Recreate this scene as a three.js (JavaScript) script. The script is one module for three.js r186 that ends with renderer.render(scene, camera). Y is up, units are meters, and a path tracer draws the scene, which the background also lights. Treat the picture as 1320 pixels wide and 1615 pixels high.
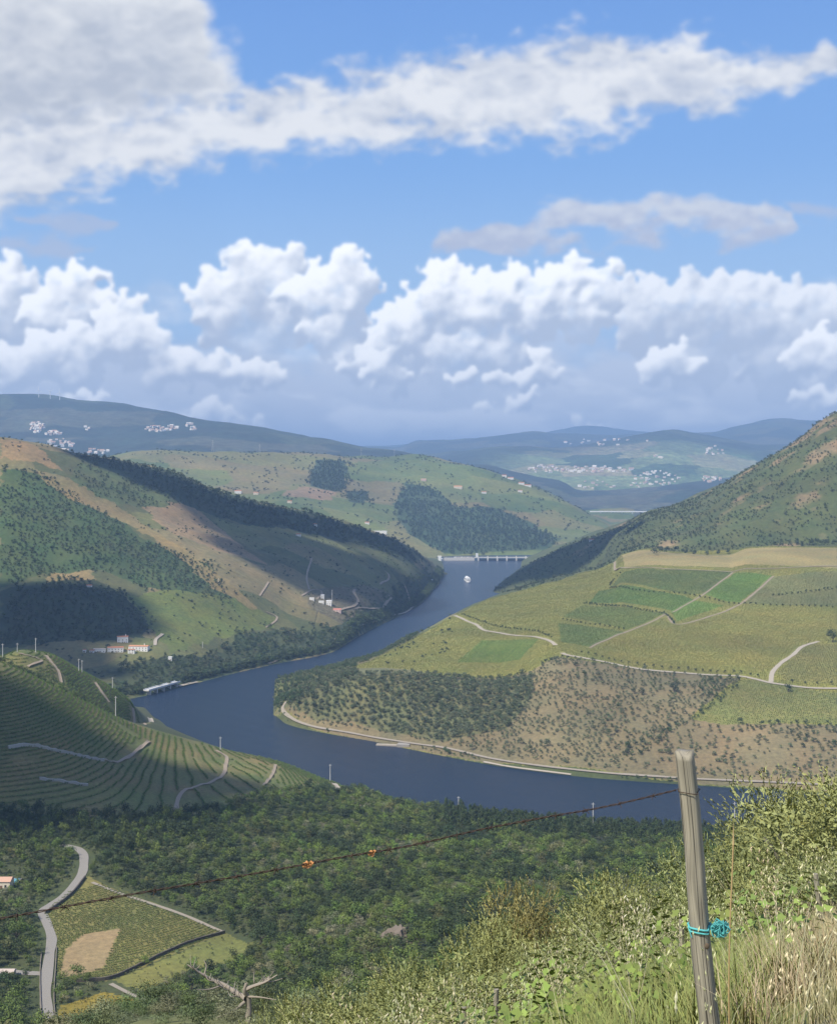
import * as THREE from 'three';
import { mergeGeometries, mergeVertices } from 'three/addons/utils/BufferGeometryUtils.js';

// ---------- camera: a hillside lookout 280 m above the river ----------
const F = 1949, CX = 660, CY = 744, EYE = 280;
const scene = new THREE.Scene();
const camera = new THREE.PerspectiveCamera(THREE.MathUtils.radToDeg(2 * Math.atan(871 / F)), 1320 / 1742, 0.2, 90000);
camera.position.set(0, EYE, 0);
camera.setViewOffset(1320, 1742, 0, 127, 1320, 1615);       // rising front: verticals stay upright

const renderer = new THREE.WebGLRenderer({ antialias: true });
renderer.toneMapping = THREE.LinearToneMapping;
renderer.toneMappingExposure = 1.22;
renderer.shadowMap.enabled = true;

const SUN = new THREE.Vector3(-0.46, 0.80, 0.40).normalize();
const sun = new THREE.DirectionalLight(new THREE.Color(1, 0.93, 0.81), 5);
sun.name = 'sun';
sun.position.copy(SUN).multiplyScalar(6000).add(new THREE.Vector3(0, 0, -1500));
sun.target.position.set(0, 0, -1500);
sun.castShadow = true; sun.shadow.radius = 2; sun.shadow.mapSize.set(4096, 4096);
Object.assign(sun.shadow.camera, { left: -2600, right: 2600, top: 2600, bottom: -2600, near: 10, far: 14000 });
scene.add(sun, sun.target);
scene.fog = new THREE.FogExp2(new THREE.Color(0.40, 0.63, 1.0), 0.000080);

// ---------- seeded noise ----------
function rng(seed) { let s = seed >>> 0; return () => { s = (s + 0x6d2b79f5) | 0; let t = Math.imul(s ^ (s >>> 15), 1 | s); t = (t + Math.imul(t ^ (t >>> 7), 61 | t)) ^ t; return ((t ^ (t >>> 14)) >>> 0) / 4294967296; }; }
const PERM = new Uint8Array(512), GX = new Float32Array(256), GY = new Float32Array(256);
{ const r = rng(11), p = [...Array(256).keys()]; for (let i = 255; i > 0; i--) { const j = Math.floor(r() * (i + 1)); [p[i], p[j]] = [p[j], p[i]]; } for (let i = 0; i < 512; i++) PERM[i] = p[i & 255]; for (let i = 0; i < 256; i++) { const a = r() * 6.2832; GX[i] = Math.cos(a); GY[i] = Math.sin(a); } }
function noise(x, y) {
  const ix = Math.floor(x), iy = Math.floor(y), fx = x - ix, fy = y - iy, X = ix & 255, Y = iy & 255;
  const u = fx * fx * fx * (fx * (fx * 6 - 15) + 10), v = fy * fy * fy * (fy * (fy * 6 - 15) + 10);
  const a = PERM[PERM[X] + Y], b = PERM[PERM[X + 1 & 255] + Y], c = PERM[PERM[X] + (Y + 1 & 255)], d = PERM[PERM[X + 1 & 255] + (Y + 1 & 255)];
  const n0 = GX[a] * fx + GY[a] * fy, n1 = GX[b] * (fx - 1) + GY[b] * fy, n2 = GX[c] * fx + GY[c] * (fy - 1), n3 = GX[d] * (fx - 1) + GY[d] * (fy - 1);
  return 1.5 * (n0 + u * (n1 - n0) + v * (n2 - n0 + u * (n0 - n1 - n2 + n3)));
}
function fbm(x, y, oct = 4) { let s = 0, a = 0.5; for (let i = 0; i < oct; i++) { s += a * noise(x, y); x = x * 2.03 + 17.1; y = y * 2.03 - 9.7; a *= 0.5; } return s; }
const clamp = (x, a = 0, b = 1) => Math.min(b, Math.max(a, x)), lerp = (a, b, t) => a + (b - a) * t, smooth = (a, b, x) => { const t = clamp((x - a) / (b - a)); return t * t * (3 - 2 * t); };
const lin = (c) => { c /= 255; return c <= 0.04045 ? c / 12.92 : Math.pow((c + 0.055) / 1.055, 2.4); };
// ---------- the sky: clear air, a cumulus bank round the horizon, drifting bands of stratocumulus ----------
{
  const W = 4096, H = 2048, T = W / (2 * Math.PI), data = new Float32Array(W * H * 4), SC = T / F;
  const wrap = (x) => ((x % W) + W) % W;
  const toTex = (px, py) => { const az = Math.atan((px - CX) / F), el = Math.atan((CY - py) / F * Math.cos(az)); return [W / 4 + az * T, el * T]; };
  const r = rng(5);
  // cumulus: clusters of heads [px, py, radius], far clusters first
  const clusters = [];
  const see = (fade, list, bright = 1) => clusters.push([fade, list.map(([px, py, rad]) => [...toTex(px, py), rad * SC]), bright]);
  see(40, [[-70, 480, 60], [-20, 450, 44], [15, 448, 36], [50, 480, 34], [0, 520, 60], [-60, 540, 60]], 0.8);
  see(46, [[985, 475, 30], [1030, 462, 24], [1085, 460, 26], [1135, 455, 26], [1165, 450, 20], [1205, 462, 26], [1250, 470, 24], [1300, 480, 28], [1010, 520, 44], [1090, 510, 50], [1180, 515, 50], [1270, 525, 50], [1360, 500, 46], [1100, 570, 50], [1220, 580, 50]], 0.66);
  see(40, [[383, 408, 22], [370, 432, 32], [335, 470, 34], [415, 432, 34], [455, 416, 22], [440, 455, 36], [390, 485, 46], [350, 510, 40], [450, 510, 40], [410, 550, 40]], 0.86);
  see(34, [[640, 466, 14], [628, 500, 26], [600, 540, 30], [560, 575, 30], [640, 560, 40]]);
  see(40, [[528, 409, 11], [545, 430, 32], [515, 442, 34], [562, 448, 30], [475, 468, 32], [500, 480, 36], [548, 484, 40], [530, 530, 40]]);
  see(44, [[688, 432, 20], [705, 446, 28], [745, 448, 28], [790, 452, 28], [832, 456, 28], [872, 444, 26], [905, 438, 30], [938, 444, 30], [950, 472, 26], [690, 490, 44], [650, 520, 40], [760, 500, 50], [840, 500, 46], [910, 500, 40], [600, 575, 30], [620, 600, 30], [700, 570, 46], [790, 570, 46]]);
  see(30, [[122, 450, 32], [92, 482, 34], [150, 482, 30], [60, 505, 30], [110, 520, 40]]);
  see(30, [[852, 570, 18], [868, 588, 18], [830, 600, 20], [780, 598, 20], [730, 596, 22]]);
  see(30, [[205, 490, 22], [180, 510, 28], [225, 525, 30], [245, 555, 30], [195, 550, 36], [140, 560, 36], [70, 560, 36], [20, 580, 40], [290, 580, 30], [340, 586, 28], [390, 590, 26], [425, 592, 18], [250, 596, 24], [120, 596, 30]]);
  see(26, [[1062, 566, 24], [1035, 582, 24], [1088, 584, 22]]);
  see(26, [[1290, 545, 24], [1265, 568, 24], [1310, 575, 30], [1350, 560, 34]]);
  see(20, [[335, 652, 18], [300, 656, 16], [360, 664, 16], [412, 670, 12]]);
  see(20, [[120, 632, 16], [150, 634, 18]]);
  see(16, [[760, 640, 14], [830, 634, 16], [800, 642, 12]]);
  see(16, [[905, 672, 12], [940, 676, 12]]);
  see(16, [[1290, 622, 16], [1260, 632, 14], [1320, 634, 18]]);
  for (let az = 0; az < W; az += 24 + r() * 30) {                      // the bank goes on round the horizon
    if (Math.abs(az - W / 4) < 275) continue;
    const tall = 45 + 60 * r() * r(), list = [], n = 6 + Math.floor(r() * 6);
    for (let k = 0; k < n; k++) list.push([az + (r() - 0.5) * 70, 34 + r() * tall, 7 + r() * 9]);
    clusters.push([26 + r() * 18, list, 0.7 + 0.3 * r()]);
  }
  const BH = 300, bank = new Float32Array(W * BH * 2);                  // per texel: cover, brightness
  for (const [fade, list, bright] of clusters) {
    const puffs = [];
    for (const [x, y, rad] of list) {
      puffs.push([x, y, rad, 0]);
      for (let k = 0; k < 9; k++) { const a = -0.3 + r() * 3.8, q = rad * (0.6 + 0.4 * r()), s = rad * (0.22 + 0.3 * r()); puffs.push([x + Math.cos(a) * q, y + Math.sin(a) * q * 0.9, s, rad * (0.2 + 0.35 * r())]); }
    }
    let x0 = 1e9, x1 = -1e9, y1 = 0; for (const [x, y, rad] of puffs) { x0 = Math.min(x0, x - rad * 1.6); x1 = Math.max(x1, x + rad * 1.6); y1 = Math.max(y1, y + rad * 1.6); }
    x0 = Math.floor(x0) - 4; const w = Math.ceil(x1) + 4 - x0, h = Math.min(BH, Math.ceil(y1) + 4), hg = new Float32Array(w * h).fill(-1);
    for (const [x, y, rad, lift] of puffs) {
      const R = rad * 1.5;
      for (let j = Math.max(0, Math.floor(y - R)); j < Math.min(h, y + R); j++) for (let i = Math.max(0, Math.floor(x - R - x0)); i < Math.min(w, x + R - x0); i++) {
        const gx = i + x0, nx = fbm(gx * 0.10, j * 0.10, 5), ny = fbm(gx * 0.10 + 40, j * 0.10 + 7, 5);
        const dx = (gx - x + nx * 11) / rad, dy = (j - y + ny * 11) / rad, q = dx * dx + dy * dy;
        if (q < 1) hg[j * w + i] = Math.max(hg[j * w + i], lift + Math.sqrt(1 - q) * rad);
      }
    }
    const blur = (src, n) => { let a = src; for (let p = 0; p < n; p++) { const b = new Float32Array(w * h); for (let j = 0; j < h; j++) for (let i = 0; i < w; i++) { const l = Math.max(0, i - 1), m = Math.min(w - 1, i + 1), u = Math.max(0, j - 1), d = Math.min(h - 1, j + 1); b[j * w + i] = (a[j * w + i] * 4 + (a[j * w + l] + a[j * w + m] + a[u * w + i] + a[d * w + i]) * 2 + a[u * w + l] + a[u * w + m] + a[d * w + l] + a[d * w + m]) / 16; } a = b; } return a; };
    const mask = hg.map((v) => (v >= 0 ? 1 : 0)), cov = blur(mask, 1), hs = hg.map((v) => Math.max(v, 0)), fineH = blur(hs, 1), wide = blur(hs, 14);
    let deep = new Float32Array(w * h);
    for (let j = h - 2; j >= 0; j--) for (let i = 0; i < w; i++) deep[j * w + i] = mask[j * w + i] ? deep[(j + 1) * w + i] + 1 : Math.max(0, deep[(j + 1) * w + i] - 3);
    deep = blur(deep, 5);
    for (let j = 1; j < h - 1; j++) for (let i = 1; i < w - 1; i++) {
      const at = j * w + i; if (cov[at] <= 0.01) continue;
      const lit = (s, up) => { const nx = (s[at - 1] - s[at + 1]) * 0.5, ny = (s[at - w] - s[at + w]) * 0.5; return (nx * -0.42 + ny * 0.74 + up * 0.5) / Math.hypot(nx, ny, up); };
      const gx = i + x0, n = fbm(gx * 0.05 + 3, j * 0.05, 4), o = (j * W + wrap(gx)) * 2;
      let v = 0.34 * lit(fineH, 1.9) + 0.55 * lit(wide, 0.8) + 0.55 * Math.exp(-deep[at] / (fade * 0.42)) + 0.22 * n + 0.30 * fbm(gx * 0.13 + 9, j * 0.15, 4) - 0.10;
      const a = smooth(0.05, 0.95, cov[at]) * clamp(1.05 - 0.9 * Math.max(0, fbm(gx * 0.07 + 61, j * 0.09, 4) - 0.06)) * (1 - 0.8 * smooth(fade * 0.8, fade * 1.9, deep[at] + n * 14)) * lerp(0.5, 1, smooth(8, 40, j));
      bank[o + 1] = lerp(bank[o + 1], clamp(v) * bright, bank[o] > 0 ? a : 1); bank[o] = bank[o] + (1 - bank[o]) * a;
    }
  }
  const band = (x, y, pts) => {                                          // signed cover of a streak given by [px, py, half width]
    let best = -9;
    for (let k = 0; k + 1 < pts.length; k++) {
      const [ax, ay, aw] = pts[k], [bx, by, bw] = pts[k + 1], dx = bx - ax, dy = by - ay, t = clamp(((x - ax) * dx + (y - ay) * dy) / (dx * dx + dy * dy));
      best = Math.max(best, 1 - Math.hypot(x - ax - t * dx, y - ay - t * dy) / (1.24 * lerp(aw, bw, t)));
    }
    return best;
  };
  const streakA = [[-500, 330, 90], [-150, 290, 80], [60, 255, 62], [250, 215, 58], [450, 190, 52], [640, 165, 62], [820, 145, 80], [960, 130, 72], [1090, 122, 56], [1190, 116, 40], [1290, 106, 22], [1400, 96, 10]];
  const streakB = [[-400, 60, 180], [-100, 60, 170], [90, 80, 150], [230, 60, 105], [290, 110, 60]];
  const streakC = [[700, 385, 16], [820, 372, 24], [900, 340, 34], [990, 350, 34], [1100, 340, 34], [1200, 345, 24], [1250, 345, 10]];
  const streakD = [[-200, 380, 20], [0, 398, 18], [70, 390, 20], [150, 385, 8]], streakE = [[1265, 330, 12], [1400, 335, 24]], streakF = [[30, 352, 10], [110, 350, 16], [150, 352, 6]];
  const mixc = (c, to, t) => { for (let k = 0; k < 3; k++) c[k] = lerp(c[k], to[k], t); };
  const C = (R, G, B) => [lin(R) / 1.22, lin(G) / 1.22, lin(B) / 1.22];
  const cTop = C(80, 130, 216), cMid = C(134, 181, 240), cLow = C(170, 206, 247), cHor = C(198, 214, 238), white = C(255, 255, 255).map((v) => v * 1.3), greyBlue = C(198, 209, 229), veil = C(220, 227, 242), greyW = C(226, 229, 236), greyD = C(178, 188, 208), mauve = C(196, 202, 222);
  const full = (row, col, c) => {
    const el = ((row + 0.5) / H - 0.5) * Math.PI, az = (col + 0.5) / W * 2 * Math.PI - Math.PI / 2, deg = el * 57.2958;
    c[0] = cHor[0]; c[1] = cHor[1]; c[2] = cHor[2];
    mixc(c, cLow, smooth(1, 7, deg)); mixc(c, cMid, smooth(7, 15, deg)); mixc(c, cTop, smooth(11, 33, deg));
    let azw = az; if (azw > Math.PI) azw -= 2 * Math.PI;
    const inView = Math.abs(azw) < 0.62 ? 1 - smooth(0.40, 0.6, Math.abs(azw)) : 0, high = smooth(20.5, 27, deg);
    const px = CX + F * Math.tan(clamp(azw, -1, 1)), py = CY - F * Math.tan(clamp(el, 0, 1.2)) / Math.cos(clamp(azw, -1, 1));
    // drifting stratocumulus elsewhere in the sky
    const other = Math.max(1 - inView, high);
    if (other > 0.001 && deg > 7) {
      const k = 1 / Math.max(0.12, Math.sin(el)), sx = Math.cos(az) * Math.cos(el) * k, sz = Math.sin(az) * Math.cos(el) * k, n = fbm(sx * 1.1 + 5, sz * 1.9 + 2, 5), cover = smooth(-0.10, 0.18, n) * smooth(7, 13, deg) * other;
      const tone = clamp(0.45 + 1.1 * fbm(sx * 1.7 + 9, sz * 2.6, 4));
      const cc = greyD.slice(); mixc(cc, greyW, tone); mixc(c, cc, cover * 0.92);
    }
    if (inView > 0.001 && deg < 27) {
      const w = inView * (1 - high * 0.7), wx = px + 60 * fbm(px * 0.006, py * 0.010, 3), wy = py + 44 * fbm(px * 0.008 + 31, py * 0.014, 3), fine = fbm(px * 0.016, py * 0.026, 5), fine2 = fbm(px * 0.03 + 7, py * 0.05, 4);
      const puff = 0.5 - Math.abs(noise(px * 0.020 + 5, py * 0.034)) - 0.5 * Math.abs(noise(px * 0.045, py * 0.07 + 3)), grey = fbm(px * 0.007 + 14, py * 0.016 + 2, 4), sA = band(wx, wy, streakA) + fine * 0.42 + puff * 0.30, sB = band(wx, wy, streakB) + fine * 0.3, sC = band(wx, wy, streakC) + fine * 1.0;
      const aC = smooth(0.0, 0.75, sC) * 0.9; { const cc = mauve.slice(); mixc(cc, greyW, clamp(0.45 + fine2 * 1.2 + (350 - py) * 0.012)); mixc(c, cc, aC * w); }
      for (const s of [streakD, streakE, streakF]) mixc(c, mauve, smooth(0.0, 1.0, band(wx, wy, s) + fine * 0.9) * 0.6 * w);
      const aB = smooth(-0.02, 0.40, sB);
      { const cc = C(194, 201, 214); mixc(cc, C(238, 240, 243), clamp(0.95 - smooth(0.15, 0.7, sB) * 0.6 + fine * 0.5 + fine2 * 0.25 + puff * 0.35 + grey * 0.5 + (60 - py) * 0.0035)); mixc(c, cc, aB * w); }
      const aA = smooth(-0.05, 0.62, sA);
      { const cc = C(196, 204, 220); mixc(cc, C(246, 247, 249), clamp(0.34 + smooth(0.05, 0.8, sA) * 0.34 + fine * 0.4 + fine2 * 0.25 + puff * 0.45 + grey * 0.9)); mixc(c, cc, aA * 0.97 * w); }
    }
    // the bank: heads in front of a pale veil
    if (row - H / 2 < BH && row >= H / 2) {
      const j = row - H / 2, at = (j * W + col) * 2, n = fbm(col * 0.03, j * 0.05, 5), base = 88 + 30 * fbm(col * 0.01, 8.8, 3);
      { const cc = veil.slice(); mixc(cc, greyBlue, smooth(0.0, 0.35, n) * 0.45); mixc(cc, white, smooth(-0.04, 0.32, fbm(col * 0.018 + 9, j * 0.055, 5)) * 0.5); mixc(c, cc, (1 - smooth(base * 0.55, base, j + n * 34)) * 0.86); }
      if (bank[at] > 0) { const cc = greyBlue.slice(); mixc(cc, white, smooth(0.08, 0.95, bank[at + 1])); mixc(c, cc, bank[at] * 0.97); }
      mixc(c, cHor, (1 - smooth(0, 26, j)) * 0.5);
    }
  };
  const c = [0, 0, 0];
  for (let row = 0; row < H; row++) {
    const near = row >= H / 2 && row < H / 2 + BH + 40, step = near ? 1 : 4;
    if (row < H / 2) { for (let col = 0; col < W; col++) { const o = (row * W + col) * 4; for (let k = 0; k < 3; k++) data[o + k] = [0.20, 0.24, 0.26][k]; data[o + 3] = 1; } continue; }
    if (!near && (row - H / 2 - BH - 40) % 4) { data.copyWithin(row * W * 4, (row - 1) * W * 4, row * W * 4); continue; }
    for (let col = 0; col < W; col += step) { full(row, col, c); for (let s = 0; s < step; s++) { const o = (row * W + col + s) * 4; data[o] = c[0]; data[o + 1] = c[1]; data[o + 2] = c[2]; data[o + 3] = 1; } }
  }
  const tex = new THREE.DataTexture(data, W, H, THREE.RGBAFormat, THREE.FloatType);
  tex.mapping = THREE.EquirectangularReflectionMapping; tex.magFilter = tex.minFilter = THREE.LinearFilter; tex.needsUpdate = true;
  scene.background = tex; scene.environment = tex;
}
// ---------- relief: survey lines joined into slopes; d is metres north of the lookout ----------
// line(points): [px, py, d] sights a point at distance d; [px, d, h, 1] gives its height above the river; [px, py] lies on the water.
function pchip(xs, ys) {
  const n = xs.length, m = new Float64Array(n), s = new Float64Array(n);
  for (let i = 0; i < n - 1; i++) s[i] = (ys[i + 1] - ys[i]) / (xs[i + 1] - xs[i]);
  for (let i = 1; i < n - 1; i++) m[i] = s[i - 1] * s[i] <= 0 ? 0 : 2 * s[i - 1] * s[i] / (s[i - 1] + s[i]);
  m[0] = s[0] || 0; m[n - 1] = s[n - 2] || 0;
  return (x) => {
    if (x <= xs[0]) return ys[0]; if (x >= xs[n - 1]) return ys[n - 1];
    let lo = 0, hi = n - 1; while (hi - lo > 1) { const k = (lo + hi) >> 1; if (xs[k] <= x) lo = k; else hi = k; }
    const h = xs[hi] - xs[lo], t = (x - xs[lo]) / h, t2 = t * t, t3 = t2 * t;
    return ys[lo] * (2 * t3 - 3 * t2 + 1) + h * m[lo] * (t3 - 2 * t2 + t) + ys[hi] * (3 * t2 - 2 * t3) + h * m[hi] * (t3 - t2);
  };
}
function line(pts) {
  const u = [], d = [], y = [];
  for (const p of pts) {
    u.push((p[0] - CX) / F);
    if (p.length === 4) { d.push(p[1]); y.push(p[2]); }
    else if (p.length === 3) { d.push(p[2]); y.push(EYE - (p[1] - CY) * p[2] / F); }
    else { d.push(EYE * F / (p[1] - CY)); y.push(0); }
  }
  if (u.length === 1) { u.push(u[0] + 1); d.push(d[0]); y.push(y[0]); }
  return { d: pchip(u, d), y: pchip(u, y) };
}
const flat = (d, y) => line([[0, d, y, 1]]);
function layer(lines) {
  const n = lines.length, D = new Float64Array(n), Y = new Float64Array(n), S = new Float64Array(n);
  return (u, d) => {
    for (let i = 0; i < n; i++) { D[i] = lines[i].d(u); Y[i] = lines[i].y(u); if (i && D[i] < D[i - 1] + 0.5) D[i] = D[i - 1] + 0.5; }
    if (d <= D[0]) return Y[0]; if (d >= D[n - 1]) return Y[n - 1];
    let k = 0; while (k < n - 2 && D[k + 1] < d) k++;
    const sl = (i) => (Y[i + 1] - Y[i]) / (D[i + 1] - D[i]);
    const tan = (i) => { if (i === 0) return sl(0); if (i === n - 1) return sl(n - 2); const a = sl(i - 1), b = sl(i); return a * b <= 0 ? 0 : 2 * a * b / (a + b); };
    const h = D[k + 1] - D[k], t = (d - D[k]) / h, t2 = t * t, t3 = t2 * t;
    return Y[k] * (2 * t3 - 3 * t2 + 1) + h * tan(k) * (t3 - 2 * t2 + t) + Y[k + 1] * (3 * t2 - 2 * t3) + h * tan(k + 1) * (t3 - t2);
  };
}
const back = (pts, far, y) => pts.map((p) => [p[0], (p.length === 4 ? p[1] : p.length === 3 ? p[2] : EYE * F / (p[1] - CY)) + far, y, 1]);
const E = EYE;
// the lookout's own slope, the side valley, the terraced spur and the wooded bank
const spurRidge = [[-300, 900, 172, 1], [-120, 915, 152, 1], [0, 1045, 930], [77, 1080, 950], [150, 1117, 980], [240, 1157, 1010], [350, 1183, 1040], [440, 1202, 1050], [523, 1233, 1060], [565, 1050, 8, 1], [620, 965, 17, 1], [800, 935, 14, 1], [1000, 912, 13, 1], [1320, 890, 12, 1]];
const nearLayer = layer([
  flat(-60, E - 1.5), flat(1, E - 1.75),
  line([[0, 4.5, E - 3.1, 1], [660, 4.5, E - 2.7, 1], [1100, 4.5, E - 2.4, 1], [1320, 4.5, E - 2.15, 1], [1700, 4.5, E - 1.9, 1]]),
  line([[0, 10, E - 7, 1], [300, 10, E - 6, 1], [660, 10, E - 5.2, 1], [900, 10, E - 4.55, 1], [1100, 10, E - 4.15, 1], [1320, 10, E - 3.75, 1], [1700, 10, E - 3.2, 1]]),
  line([[0, 16, E - 10, 1], [660, 16, E - 8.4, 1], [900, 16, E - 7.4, 1], [1100, 16, E - 6.8, 1], [1320, 16, E - 6.2, 1], [1700, 16, E - 5.6, 1]]),
  line([[0, 30, E - 18, 1], [300, 30, E - 17, 1], [660, 30, E - 15.5, 1], [900, 30, E - 13.8, 1], [1100, 30, E - 12.8, 1], [1320, 30, E - 12, 1], [1700, 30, E - 11, 1]]),
  line([[0, 60, E - 37, 1], [300, 60, E - 34, 1], [660, 60, E - 31, 1], [900, 60, E - 28, 1], [1320, 60, E - 25, 1]]),
  line([[0, 100, E - 50, 1], [300, 100, E - 45, 1], [660, 100, E - 46, 1], [1320, 100, E - 43, 1]]),
  line([[0, 200, 184, 1], [350, 200, 190, 1], [800, 200, 194, 1], [1320, 200, 202, 1]]),
  line([[0, 300, 140, 1], [400, 300, 146, 1], [700, 300, 152, 1], [1320, 300, 162, 1]]),
  line([[0, 400, 92, 1], [200, 400, 92, 1], [350, 400, 99, 1], [600, 400, 114, 1], [900, 400, 120, 1], [1320, 400, 128, 1]]),
  line([[0, 500, 62, 1], [200, 500, 62, 1], [350, 500, 66, 1], [500, 500, 84, 1], [700, 500, 93, 1], [1000, 500, 96, 1], [1320, 500, 100, 1]]),
  line([[0, 600, 63, 1], [350, 600, 59, 1], [450, 600, 67, 1], [600, 600, 73, 1], [1000, 600, 77, 1], [1320, 600, 80, 1]]),
  line([[-200, 700, 72, 1], [0, 700, 66, 1], [150, 700, 63, 1], [300, 700, 61, 1], [500, 700, 60, 1], [800, 700, 58, 1], [1320, 700, 60, 1]]),
  line([[-200, 755, 76, 1], [0, 1290, 760], [150, 1297, 760], [270, 1297, 775], [400, 1265, 850], [480, 1250, 940], [540, 985, 24, 1], [620, 870, 34, 1], [800, 840, 33, 1], [1000, 820, 32, 1], [1320, 800, 32, 1]]),
  line(spurRidge),
  line([[-200, 1030, 110, 1], [0, 1010, 98, 1], [77, 1020, 84, 1], [150, 1050, 66, 1], [215, 1170, 22, 1], [240, 1290, 0, 1], [300, 1265, 0, 1], [350, 1205, 0, 1], [440, 1150, 0, 1], [523, 1112, 0, 1], [560, 1085, 0, 1], [620, 1044, 0, 1], [700, 1022, 0, 1], [800, 994, 0, 1], [900, 977, 0, 1], [1000, 968, 0, 1], [1110, 960, 0, 1], [1320, 944, 0, 1]]),
  line([[-200, 1120, 70, 1], [0, 1110, 60, 1], [150, 1200, 20, 1], [215, 1300, -6, 1], [300, 1300, -12, 1], [440, 1190, -12, 1], [560, 1125, -12, 1], [700, 1060, -12, 1], [1000, 1005, -12, 1], [1320, 980, -12, 1]]),
  line([[-200, 1500, -14, 1], [300, 1450, -14, 1], [1320, 1300, -14, 1]]),
]);
const knollRidge = [[-300, 1090, 175, 1], [-120, 1090, 150, 1], [0, 1038, 1090], [33, 1028, 1100], [72, 1032, 1120], [133, 1063, 1150], [200, 1100, 1200], [232, 1140, 1270], [262, 1320, -2, 1], [300, 1330, -14, 1]];
const knollLayer = layer([
  line([[-300, 900, 20, 1], [0, 960, 20, 1], [150, 1010, 10, 1], [232, 1200, -14, 1], [262, 1290, -14, 1]]),
  line([[-300, 1010, 135, 1], [0, 1020, 98, 1], [133, 1075, 72, 1], [200, 1130, 40, 1], [232, 1230, 3, 1], [262, 1300, -10, 1], [300, 1310, -14, 1]]),
  line(knollRidge),
  line([[-300, 1300, 90, 1], [0, 1290, 46, 1], [133, 1310, 34, 1], [200, 1350, 22, 1], [225, 1395, 8, 1], [250, 1385, 2, 1], [268, 1340, 0, 1], [300, 1350, -14, 1]]),
  line([[-300, 1440, 0, 1], [0, 1440, 0, 1], [133, 1445, 0, 1], [225, 1470, 0, 1], [250, 1420, -6, 1], [300, 1390, -14, 1]]),
  line([[-300, 1500, -14, 1], [300, 1480, -14, 1]]),
]);
// left bank: the long hill with the two farms
const leftShore = [[-300, 1140], [0, 1128], [100, 1118], [190, 1105], [235, 1096], [300, 1080], [370, 1062], [440, 1046], [520, 1030], [570, 1001], [620, 976], [660, 955], [690, 924], [702, 906], [716, 3420, -14, 1]];
const leftRidge = [[-400, 640, 2300], [-150, 665, 2320], [0, 687, 2350], [67, 700, 2400], [133, 715, 2450], [187, 725, 2520], [267, 740, 2620], [300, 753, 2640], [333, 769, 2660], [400, 789, 2720], [440, 798, 2760], [507, 813, 2820], [573, 833, 2900], [627, 853, 3000], [673, 883, 3150], [694, 903, 3330], [716, 3480, -14, 1]];
const leftLayer = layer([
  line(back(leftShore, -90, -14)), line(leftShore),
  line([[-300, 1600, 16, 1], [0, 1560, 16, 1], [235, 1590, 9, 1], [370, 1790, 8, 1], [520, 1965, 8, 1], [620, 2420, 8, 1], [690, 3080, 5, 1], [716, 3430, -14, 1]]),
  line([[-300, 1010, 1680], [0, 1030, 1670], [100, 1030, 1680], [230, 1018, 1730], [300, 1000, 1820], [440, 985, 1990], [530, 968, 2120], [600, 925, 2480], [660, 920, 2800], [700, 3330, 8, 1], [716, 3450, -14, 1]]),
  line([[-300, 900, 1900], [0, 918, 1890], [100, 915, 1900], [230, 925, 1930], [330, 930, 1990], [420, 920, 2120], [500, 895, 2350], [600, 880, 2700], [660, 890, 2960], [700, 3370, 6, 1], [716, 3460, -14, 1]]),
  line([[-300, 780, 2120], [0, 800, 2120], [120, 800, 2150], [230, 810, 2250], [330, 830, 2330], [420, 845, 2450], [500, 845, 2600], [600, 860, 2830], [660, 880, 3040], [700, 3390, 4, 1], [716, 3470, -14, 1]]),
  line(leftRidge), line(leftRidge.map((p) => (p.length === 4 ? [p[0], p[1] + 350, -14, 1] : [p[0], p[2] + 420, Math.max(-14, (EYE - (p[1] - CY) * p[2] / F) * 0.45), 1]))),
  line(back(leftRidge, 1200, -14)),
]);
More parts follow.
